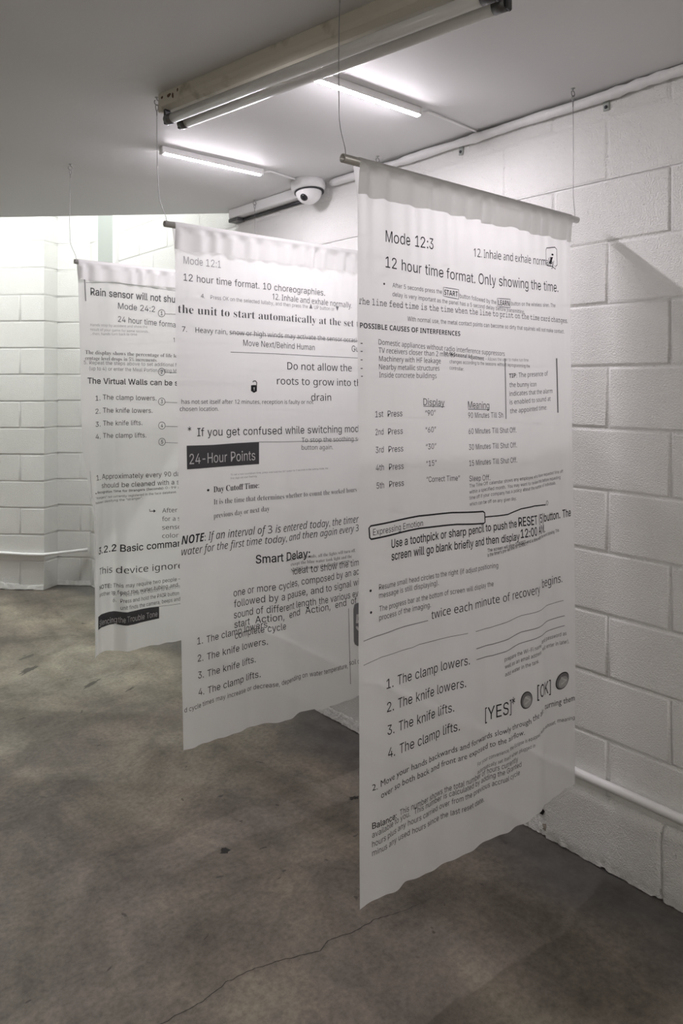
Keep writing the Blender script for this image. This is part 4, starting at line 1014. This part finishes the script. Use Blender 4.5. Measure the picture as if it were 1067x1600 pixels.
  ('T', 'H', '1.', 0.0639, 0.6862, 0.0883, 0.6845, 0.0238, 'k', 1),
  ('T', 'H', 'The clamp lowers.', 0.1052, 0.6818, 0.3701, 0.6868, 0.024, 'k', 1),
  ('T', 'H', '2.', 0.0648, 0.6267, 0.0894, 0.6245, 0.0238, 'k', 1),
  ('T', 'H', 'The knife lowers.', 0.1064, 0.6215, 0.3635, 0.624, 0.024, 'k', 1),
  ('T', 'H', '3.', 0.0656, 0.5685, 0.0905, 0.5658, 0.0238, 'k', 1),
  ('T', 'H', 'The knife lifts.', 0.1077, 0.5625, 0.3184, 0.5656, 0.0241, 'k', 1),
  ('T', 'H', '4.', 0.0665, 0.5102, 0.0917, 0.507, 0.0238, 'k', 1),
  ('T', 'H', 'The clamp lifts.', 0.1089, 0.5034, 0.3364, 0.5088, 0.0241, 'k', 1),
  ('T', 'H', 'd cycle times may increase or decrease,', 0.0066, 0.4666, 0.4026, 0.468, 0.0168, 'k', 1),
  ('T', 'H', 'depending on water temperature,', 0.4103, 0.4703, 0.7256, 0.4575, 0.0182, 'k', 1),
  ('T', 'H', 'soil condition', 0.7341, 0.4655, 0.8764, 0.4465, 0.0196, 'k', 1),
  ('L', [(0.7399, 0.6865), (0.738, 0.5511), (0.7367, 0.3909)], 0.0024, 'd', 1),
  ('B', [(0.765, 0.6774), (0.7713, 0.6957), (0.7849, 0.6983), (0.8279, 0.6916)], [(0.7614, 0.5534), (0.7662, 0.5398), (0.7803, 0.5292), (0.8234, 0.5194)], 'm', 1),
  ('T', 'HB', '5', 0.7742, 0.5909, 0.8262, 0.5821, 0.0634, 'w', 2),
 ],
 [
  ('L', [(0.0289, 2.0479), (0.0298, 1.9975), (0.0319, 1.9429)], 0.0049, 'm', 1),
  ('L', [(0.0335, 2.0246), (0.1077, 2.0316), (0.1725, 2.0361), (0.2929, 2.0326), (0.4695, 2.0232), (0.5814, 2.0214)], 0.0015, 'd', 1),
  ('T', 'HB', 'Rain sensor will not shu', 0.0547, 1.972, 0.4695, 1.9662, 0.0318, 'd', 1),
  ('T', 'HB', 't off all the system', 0.4725, 1.9664, 0.7786, 1.9669, 0.0345, 'd', 1),
  ('T', 'H', 'Mode 24:2', 0.1834, 1.9191, 0.3655, 1.9146, 0.0276, 'd', 1),
  ('T', 'H', '24 hour time format. 5 displays', 0.1832, 1.8594, 0.6587, 1.8394, 0.0264, 'd', 1),
  ('L', [(0.4167, 1.9125), (0.4158, 1.9072), (0.4134, 1.9023), (0.4096, 1.8983), (0.4048, 1.8956), (0.3995, 1.8945), (0.3942, 1.895), (0.3895, 1.8971), (0.3857, 1.9007), (0.3833, 1.9053), (0.3825, 1.9104), (0.3833, 1.9157), (0.3857, 1.9206), (0.3895, 1.9246), (0.3942, 1.9273), (0.3995, 1.9285), (0.4048, 1.928), (0.4096, 1.9259), (0.4134, 1.9224), (0.4158, 1.9178), (0.4167, 1.9125)], 0.0026, 'd', 1),
  ('T', 'HB', '1', 0.3945, 1.9027, 0.4052, 1.9033, 0.017, 'd', 1),
  ('L', [(0.4174, 1.9093), (0.4864, 1.9115), (0.622, 1.9182)], 0.002, 'd', 1),
  ('L', [(0.4167, 1.6341), (0.4159, 1.6289), (0.4134, 1.6241), (0.4095, 1.6203), (0.4047, 1.6178), (0.3994, 1.617), (0.394, 1.6178), (0.3892, 1.6202), (0.3855, 1.6239), (0.383, 1.6286), (0.3822, 1.6339), (0.383, 1.6391), (0.3855, 1.6439), (0.3893, 1.6477), (0.394, 1.6501), (0.3994, 1.651), (0.4047, 1.6502), (0.4095, 1.6479), (0.4134, 1.6441), (0.4159, 1.6394), (0.4167, 1.6341)], 0.0026, 'd', 1),
  ('T', 'HB', '2', 0.3943, 1.6255, 0.4051, 1.6255, 0.017, 'd', 1),
  ('L', [(0.4174, 1.6309), (0.4867, 1.6294), (0.6219, 1.629)], 0.002, 'd', 1),
  ('L', [(0.4175, 1.4923), (0.4167, 1.487), (0.4142, 1.4823), (0.4103, 1.4786), (0.4055, 1.4763), (0.4001, 1.4756), (0.3948, 1.4766), (0.39, 1.4791), (0.3861, 1.4829), (0.3837, 1.4877), (0.3829, 1.493), (0.3837, 1.4982), (0.3861, 1.5029), (0.39, 1.5066), (0.3948, 1.5089), (0.4001, 1.5097), (0.4055, 1.5087), (0.4103, 1.5062), (0.4142, 1.5024), (0.4167, 1.4976), (0.4175, 1.4923)], 0.0026, 'd', 1),
  ('T', 'HB', '3', 0.3951, 1.4842, 0.4059, 1.484, 0.017, 'd', 1),
  ('L', [(0.4183, 1.489), (0.4875, 1.4857), (0.6228, 1.4817)], 0.002, 'd', 1),
  ('L', [(0.4179, 1.3781), (0.417, 1.3728), (0.4145, 1.3682), (0.4106, 1.3646), (0.4058, 1.3624), (0.4004, 1.3618), (0.3951, 1.3628), (0.3903, 1.3655), (0.3865, 1.3694), (0.3841, 1.3742), (0.3833, 1.3795), (0.3842, 1.3847), (0.3866, 1.3893), (0.3905, 1.3929), (0.3953, 1.3951), (0.4006, 1.3958), (0.406, 1.3947), (0.4108, 1.3921), (0.4146, 1.3882), (0.4171, 1.3834), (0.4179, 1.3781)], 0.0026, 'd', 1),
  ('T', 'HB', '4', 0.3955, 1.3705, 0.4063, 1.37, 0.017, 'd', 1),
  ('L', [(0.4186, 1.3747), (0.4875, 1.37), (0.6238, 1.363)], 0.002, 'd', 1),
  ('L', [(0.418, 1.3006), (0.4171, 1.2954), (0.4146, 1.2908), (0.4107, 1.2873), (0.4059, 1.2851), (0.4006, 1.2846), (0.3953, 1.2858), (0.3905, 1.2884), (0.3868, 1.2924), (0.3844, 1.2973), (0.3836, 1.3025), (0.3844, 1.3077), (0.3869, 1.3123), (0.3907, 1.3159), (0.3955, 1.318), (0.4009, 1.3186), (0.4062, 1.3175), (0.411, 1.3148), (0.4148, 1.3108), (0.4172, 1.306), (0.418, 1.3006)], 0.0026, 'd', 1),
  ('T', 'HB', '5', 0.3956, 1.2934, 0.4064, 1.2928, 0.017, 'd', 1),
  ('L', [(0.4187, 1.2973), (0.487, 1.2916), (0.6249, 1.2823)], 0.002, 'd', 1),
  ('T', 'N', 'Hands stop by accident and show the', 0.0519, 1.8343, 0.3272, 1.838, 0.011, 'l', 1),
  ('T', 'N', 'result of your game for some seconds...', 0.0516, 1.8141, 0.3396, 1.816, 0.011, 'l', 1),
  ('T', 'N', '...then, hands turn back to time.', 0.0513, 1.7945, 0.2794, 1.8006, 0.011, 'l', 1),
  ('T', 'N', '12. Inhale and exhale normally.', 0.461, 1.7769, 0.8113, 1.7672, 0.0212, 'd', 1),
  ('T', 'S', 'The display shows the percentage of life left since last', 0.0254, 1.7095, 0.604, 1.701, 0.0171, 'd', 1),
  ('T', 'S', 'centage level drops in 5% increments.', 0.0249, 1.684, 0.3772, 1.6807, 0.0164, 'd', 1),
  ('T', 'H', '5. Repeat the steps above to set additional Meals', 0.0178, 1.6644, 0.5322, 1.6593, 0.0164, 'm', 1),
  ('T', 'H', '(up to 4) or enter the Meal Portion Setting Mode', 0.0441, 1.6385, 0.5138, 1.6309, 0.0165, 'm', 1),
  ('T', 'HB', 'The Virtual Walls can be s', 0.0342, 1.5792, 0.486, 1.5682, 0.0256, 'k', 1),
  ('T', 'HB', 'et to block an opening', 0.4904, 1.5682, 0.9387, 1.5606, 0.028, 'k', 1),
  ('T', 'H', '1.', 0.0716, 1.5022, 0.0952, 1.5037, 0.0221, 'k', 1),
  ('T', 'H', 'The clamp lowers.', 0.1074, 1.5072, 0.3722, 1.4984, 0.0223, 'k', 1),
  ('T', 'H', '2.', 0.0709, 1.4438, 0.0947, 1.445, 0.0221, 'k', 1),
  ('T', 'H', 'The knife lowers.', 0.107, 1.4484, 0.3524, 1.4404, 0.0223, 'k', 1),
  ('T', 'H', '3.', 0.0713, 1.3859, 0.0955, 1.3869, 0.0221, 'k', 1),
  ('T', 'H', 'The knife lifts.', 0.1079, 1.3901, 0.3017, 1.3853, 0.0223, 'k', 1),
  ('T', 'H', '4.', 0.0713, 1.3304, 0.0961, 1.3311, 0.0222, 'k', 1),
  ('T', 'H', 'The clamp lifts.', 0.1085, 1.3342, 0.3212, 1.3265, 0.0223, 'k', 1),
  ('L', [(0.0278, 1.19), (0.0178, 1.1266), (0.0034, 1.0684)], 0.0018, 'd', 1),
  ('T', 'H', '1.', 0.0631, 1.1443, 0.0903, 1.1452, 0.0235, 'k', 1),
  ('T', 'H', 'Approximately every 90 da', 0.0993, 1.1482, 0.4899, 1.1328, 0.023, 'k', 1),
  ('T', 'H', 'should be cleaned with a s', 0.0949, 1.1074, 0.4868, 1.0941, 0.023, 'k', 1),
  ('D', 0.0483, 1.0863, 0.0042, 0.0031, 'k', 1),
  ('T', 'HB', 'Recognition Time for Strangers (Seconds):', 0.061, 1.084, 0.408, 1.0774, 0.0105, 'k', 1),
  ('T', 'H', '0-99 seconds', 0.415, 1.0774, 0.5645, 1.0692, 0.0111, 'k', 1),
  ('T', 'H', '“strangers” not currently registered in the face database.', 0.0425, 1.0602, 0.4717, 1.0539, 0.0105, 'k', 1),
  ('T', 'H', 'between identifying the “stranger”.', 0.0385, 1.0378, 0.3039, 1.0419, 0.0105, 'k', 1),
  ('L', [(0.337, 0.9903), (0.337, 0.9799), (0.3524, 0.979), (0.3624, 0.9785)], 0.0032, 'k', 1),
  ('B', [(0.3558, 0.9877), (0.3658, 0.9788)], [(0.3557, 0.9715), (0.3658, 0.9782)], 'k', 1),
  ('T', 'N', 'After rain', 0.3977, 0.9663, 0.5414, 0.9592, 0.0209, 'd', 1),
  ('T', 'N', 'for a short', 0.3972, 0.9273, 0.5486, 0.9161, 0.0209, 'd', 1),
  ('T', 'N', 'sensor', 0.3968, 0.8871, 0.5083, 0.8794, 0.0209, 'd', 1),
  ('T', 'N', 'color on', 0.3965, 0.8474, 0.5263, 0.8385, 0.0209, 'd', 1),
  ('T', 'HB', '3.2.2', 0.0625, 0.8051, 0.1862, 0.8097, 0.0311, 'k', 1),
  ('T', 'HB', 'Basic commands', 0.2013, 0.8067, 0.5418, 0.7961, 0.0317, 'k', 1),
  ('T', 'N', 'This', 0.0745, 0.7103, 0.1671, 0.7107, 0.03, 'k', 1),
  ('T', 'N', 'device ignores basic', 0.1862, 0.7073, 0.6516, 0.684, 0.0305, 'k', 1),
  ('T', 'HB', 'NOTE:', 0.0754, 0.6423, 0.1639, 0.6423, 0.0181, 'k', 1),
  ('T', 'H', 'This may require two people –', 0.1747, 0.6408, 0.4832, 0.6352, 0.0184, 'k', 1),
  ('T', 'H', 'another to feed the water tubing and', 0.0752, 0.6091, 0.4696, 0.6089, 0.0181, 'k', 1),
  ('T', 'H', '5.', 0.1726, 0.6028, 0.1886, 0.6046, 0.0178, 'k', 1),
  ('T', 'H', 'Press the OK button to confirm', 0.2042, 0.5998, 0.4797, 0.5995, 0.0178, 'm', 1),
  ('T', 'H', '6.', 0.1726, 0.5723, 0.1886, 0.5748, 0.0178, 'k', 1),
  ('T', 'H', 'Press and hold the PAIR button until', 0.2042, 0.5699, 0.5191, 0.568, 0.0178, 'k', 1),
  ('T', 'H', 'unit finds the camera, beeps and', 0.2042, 0.5382, 0.481, 0.5399, 0.0178, 'k', 1),
  ('B', [(0.0563, 0.5255), (0.1129, 0.5277), (0.1517, 0.5322), (0.1858, 0.5308), (0.2092, 0.5283), (0.234, 0.5264), (0.2632, 0.5279), (0.2919, 0.5306), (0.3348, 0.5304), (0.3811, 0.5275)], [(0.0553, 0.4659), (0.1127, 0.4665), (0.1517, 0.4727), (0.1859, 0.4717), (0.2092, 0.4674), (0.234, 0.4648), (0.2631, 0.4654), (0.2918, 0.4685), (0.3348, 0.4698), (0.3812, 0.4709)], 'd', 1),
  ('T', 'H', 'Silencing', 0.0709, 0.4758, 0.1914, 0.4801, 0.0262, 'w', 2),
  ('T', 'H', 'the', 0.1951, 0.4791, 0.2237, 0.4779, 0.0267, 'w', 2),
  ('T', 'H', 'Trouble Tone', 0.2308, 0.4799, 0.3726, 0.4822, 0.0267, 'w', 2),
  ('L', [(0.3811, 0.5275), (0.4238, 0.5251), (0.483, 0.5244), (0.553, 0.5157)], 0.0016, 'd', 1),
 ],
]
HEM = [[(0.0006, 0.3255), (0.0439, 0.3379), (0.1343, 0.3077), (0.1581, 0.3198), (0.2727, 0.3002), (0.3696, 0.3065), (0.5092, 0.3108), (0.604, 0.3085), (0.6644, 0.3293), (0.7719, 0.3125), (0.8447, 0.316), (0.9301, 0.2943)], [(0.0061, 0.3401), (0.067, 0.3391), (0.1561, 0.3318), (0.2141, 0.3308), (0.2888, 0.3321), (0.3481, 0.3396), (0.409, 0.3397), (0.4579, 0.3353), (0.5224, 0.3444), (0.6199, 0.3316), (0.7002, 0.3299), (0.7783, 0.3311)], [(0.0201, 0.3555), (0.085, 0.3578), (0.1476, 0.3573), (0.1967, 0.3451), (0.2339, 0.3436), (0.2723, 0.3445), (0.305, 0.3535), (0.3847, 0.3464), (0.4368, 0.3479), (0.4827, 0.345)]]

jobs = []
tmp = bpy.data.collections.new('setting_type'); SC.collection.children.link(tmp)
caps = {}
for f_ in ('N', 'B', 'S', 'SB', 'SI', 'M', 'I', 'IB', 'G'):
    o = text_curve(f_, 'H'); tmp.objects.link(o); caps[f_] = o
for k in range(3):
    for e in PRINT[k]:
        if e[0] == 'T' and e[1] not in GROT:
            o = text_curve(e[1], e[2]); tmp.objects.link(o); jobs.append((k, e, o))
bpy.context.view_layer.update()
dg = bpy.context.evaluated_depsgraph_get()
capH = {}
for f_, o in caps.items():
    me = bpy.data.meshes.new_from_object(o.evaluated_get(dg)); capH[f_] = max(v.co.y for v in me.vertices) or .7
    bpy.data.meshes.remove(me)
capH['H'] = capH['HB'] = max(p[1] for p in GLYPH['H'][1][0])
flat = {0: [], 1: [], 2: []}
def place(k, e, vs, fs):
    _, font, s, u0, t0, u1, t1, cap, ink, lay = e
    if not vs: return
    xa = min(v[0] for v in vs); xb = max(v[0] for v in vs)
    sy = cap / capH[font]
    flat[k].append(([(u0 + (u1 - u0) * (x - xa) / (xb - xa), t0 + (t1 - t0) * (x - xa) / (xb - xa) + y * sy) for x, y in vs], fs, ink, lay))
for k, e, o in jobs:
    me = bpy.data.meshes.new_from_object(o.evaluated_get(dg))
    vs = [(v.co.x, v.co.y) for v in me.vertices]
    fs = [tuple(p.vertices) for p in me.polygons]
    bpy.data.meshes.remove(me)
    place(k, e, vs, fs)
for k in range(3):
    for e in PRINT[k]:
        if e[0] == 'T' and e[1] in GROT: place(k, e, *grotesque(e[2], GROT[e[1]]))
for o in list(tmp.objects):
    d_ = o.data; bpy.data.objects.remove(o); bpy.data.curves.remove(d_)
bpy.data.collections.remove(tmp)

def strip(pts, w):
    """ribbon of width w along flat points, cut into short pieces"""
    q = []
    for a, b in zip(pts, pts[1:]):
        L = math.hypot(b[0] - a[0], b[1] - a[1]); n = max(1, int(L / .012))
        for i in range(n): q.append((a[0] + (b[0] - a[0]) * i / n, a[1] + (b[1] - a[1]) * i / n))
    q.append(pts[-1])
    vs, fs = [], []
    closed = math.hypot(pts[0][0] - pts[-1][0], pts[0][1] - pts[-1][1]) < 1e-4
    for i, p in enumerate(q):
        a = q[i - 1] if i else (q[-2] if closed else p); b = q[i + 1] if i + 1 < len(q) else (q[1] if closed else p)
        dx, dy = b[0] - a[0], b[1] - a[1]; L = math.hypot(dx, dy) or 1
        nx, ny = -dy / L * w / 2, dx / L * w / 2
        vs += [(p[0] + nx, p[1] + ny), (p[0] - nx, p[1] - ny)]
    for i in range(len(q) - 1): fs.append((2 * i, 2 * i + 1, 2 * i + 3, 2 * i + 2))
    return vs, fs
for k in range(3):
    for e in PRINT[k]:
        if e[0] == 'L':
            vs, fs = strip(e[1], e[2]); flat[k].append((vs, fs, e[3], e[4]))
        elif e[0] == 'B':
            vs, fs = [], []
            tp, bt = e[1], e[2]; nv = 8; q = 6
            def samp(pl, r):
                r = r * (len(pl) - 1); i = min(int(r), len(pl) - 2); r -= i
                return (pl[i][0] + (pl[i + 1][0] - pl[i][0]) * r, pl[i][1] + (pl[i + 1][1] - pl[i][1]) * r)
            nu = q * (len(tp) - 1)
            for j in range(nv + 1):
                for i in range(nu + 1):
                    a, b = samp(tp, i / nu), samp(bt, i / nu)
                    vs.append((a[0] + (b[0] - a[0]) * j / nv, a[1] + (b[1] - a[1]) * j / nv))
            for j in range(nv):
                for i in range(nu):
                    a = j * (nu + 1) + i; fs.append((a, a + 1, a + nu + 2, a + nu + 1))
            flat[k].append((vs, fs, e[3], e[4]))
        elif e[0] == 'D':
            _, u, t, ru, rt, ink, lay = e
            n = 28; vs = [(u, t)] + [(u + ru * math.cos(2 * math.pi * i / n), t + rt * math.sin(2 * math.pi * i / n)) for i in range(n)]
            flat[k].append((vs, [(0, 1 + i, 1 + (i + 1) % n) for i in range(n)], ink, lay))

# ------------------------------------------------------------------ the three printed cloths
LABELS = ['front printed white cloth banner hanging nearest the camera, headed Mode 12:3',
          'middle printed white cloth banner headed Mode 12:1, with a black 24-Hour Points box',
          'rear printed white cloth banner headed Mode 24:2, left edge curling, farthest from the camera']
RODS = [(1.112, 2.118), (1.128, 2.125), (1.186, 2.15)]
HOOKS = [((1.104, 2.095), (1.122, 2.106)), ((1.112, 2.105), (1.136, 2.118)), ((1.168, 2.128), (1.194, 2.138))]
HOOK_LABELS = [('small ceiling hook above the left end of the front banner', 'small ceiling hook above the right end of the front banner, beside the wall conduit'),
               ('small ceiling hook by the far end of the old fixture, above the middle banner', 'small ceiling hook above the right end of the middle banner'),
               ('small ceiling hook above the left end of the rear banner', 'small ceiling hook above the right end of the rear banner, beside the raceway')]
def cloth_xy(k, u, t):
    """cloth point including the fine gathers under the rod"""
    x, y = surf(k, u, t)
    dd = ROD_Z - t
    if dd < .10: y += (RR + .0022) * smooth(.10, 0, dd)
    if dd > .03: y += .0015 * math.sin(u * 120 + 3 * nz(u * 9, k, 0)) * smooth(.35, .06, dd)
    return x, y
POCKET = [.078, .080, .076]
RR = .0106
for k in range(3):
    b = BANNERS[k]; W = b['w']; Y = b['y']
    hb = thing('hanging_banner', (b['x0'] + W / 2, Y, HEM[k][0][1]), LABELS[k], 'banner', 'printed cloth banners')
    # rod: hollow steel tube
    mb = MB()
    xa, xb = RODS[k]
    M = Matrix.Translation((xa, Y, ROD_Z)) @ Matrix.Rotation(math.pi / 2, 4, 'Y')
    Lr = xb - xa
    mb.lathe([(.0084, .05), (.0084, 0), (RR, 0), (RR, Lr), (.0084, Lr), (.0084, Lr - .05)], 24, M)
    mb.lathe([(0, .045), (.0084, .045)], 24, M); mb.lathe([(0, Lr - .045), (.0084, Lr - .045)], 24, M)
    mb.build('rod', M_STEEL, hb)
    # cloth
    hem = HEM[k]
    def hem_z(u):
        return table(hem, u) * .6 + .4 * sum(h[1] for h in hem) / len(hem) + .0015 * math.sin(u * 90 + k)
    def edge(i, v):
        return .0025 * nz(v * 7, i * 4.0 + k, 0) * smooth(0, .1, v)
    def cl(s, v):
        s = s * 1.0
        u = s * W
        u += edge(0, v) * (1 - s) + edge(1, v) * s
        tb_ = hem_z(s * W)
        t = ROD_Z + (tb_ - ROD_Z) * v
        x, y = cloth_xy(k, u, t)
        return (x, y, t)
    mb = MB(); mb.grid(cl, 170, 150)
    panel = mb.build('fabric_panel', M_CLOTH, hb)
    # pocket round the rod
    def pk(s, v):
        u = s * (W + .004) - .002
        x, _ = surf(k, u, ROD_Z - .02)
        ru = nz(u * 26, k * 9, 0); rv = math.sin(u * 88 + 4 * nz(u * 7, k, 3))
        d = POCKET[k] + .006 * nz(u * 9, k * 3, 5) + .003 * nz(u * 31, 2, k)
        q = RR + .0016
        if v < .3:
            a = math.pi * v / .3
            return (x, Y + q * math.cos(a), ROD_Z + q * math.sin(a))
        w = (v - .3) / .7
        y = Y - q * (1 - w) - .005 * w - (.006 * rv + .006 * ru) * smooth(0, .35, w) - .0022
        return (x + .002 * ru * w, y, ROD_Z - d * w)
    mb = MB(); mb.grid(pk, 260, 30); mb.build('rod_pocket', M_HEM, hb)
    # printing
    mb = MB()
    for vs, fs, ink, lay in flat[k]:
        n0 = len(mb.v)
        ok = [(.002 < u < W - .002) for u, t in vs]
        for u, t in vs:
            x, y = cloth_xy(k, u, t)
            mb.v.append((x, y - .0011 * lay, t))
        mi = INK_ORDER.index(ink)
        for f_ in fs:
            if all(ok[i] for i in f_): mb.face([n0 + i for i in f_], mi)
    mb.build('printed_lettering', [INK[c_] for c_ in INK_ORDER], panel)
    # hooks in the ceiling and the wires
    for j in (0, 1):
        hx = HOOKS[k][0][j]; rx = HOOKS[k][1][j]
        hy = Y + (.022 if (k == 1 and j == 0) else 0)
        hk = thing('ceiling_hook', (hx, hy, CEIL), HOOK_LABELS[k][j], 'hook', 'hooks holding the banner wires')
        mb = MB(); mb.lathe([(0, 0), (.007, 0), (.007, -.0015), (0, -.0015)], 16, Matrix.Translation((hx, hy, CEIL))); mb.build('plate', M_GREY, hk)
        mb = MB()
        ring = [(hx, hy, CEIL - .001), (hx, hy, CEIL - .008)] + [(hx + .009 * math.sin(a), hy, CEIL - .017 + .009 * math.cos(a)) for a in [i * 2 * math.pi / 16 for i in range(15)]]
        mb.tube(ring, .0018, 8); mb.build('eye', M_WIRE, hk)
        zt = CEIL - .024
        lp = [(hx + .006 * math.sin(a) * (1 - .5 * (1 - math.cos(a)) / 2), hy, zt - .011 + .011 * math.cos(a)) for a in [i * 2 * math.pi / 16 for i in range(17)]]
        mb = MB(); mb.tube(lp, .0015, 6)
        dz = zt - .022 - (ROD_Z + RR)
        bend = -.006 if j == 0 else .004
        wp = []
        for i in range(25):
            q = i / 24
            e = smooth(.72, 1, q)
            wp.append((hx + (rx - hx) * e * e + bend * math.sin(math.pi * min(q / .93, 1)) * .6, hy + (Y - hy) * q, zt - .022 - dz * q))
        wp.append((rx, Y, ROD_Z + RR * .6))
        mb.tube(wp, .0011, 6)
        mb.tube([(hx, hy, zt - .022), (hx, hy, zt - .036)], .0019, 8)
        mb.build('hanging_wire', M_WIRE, hb)
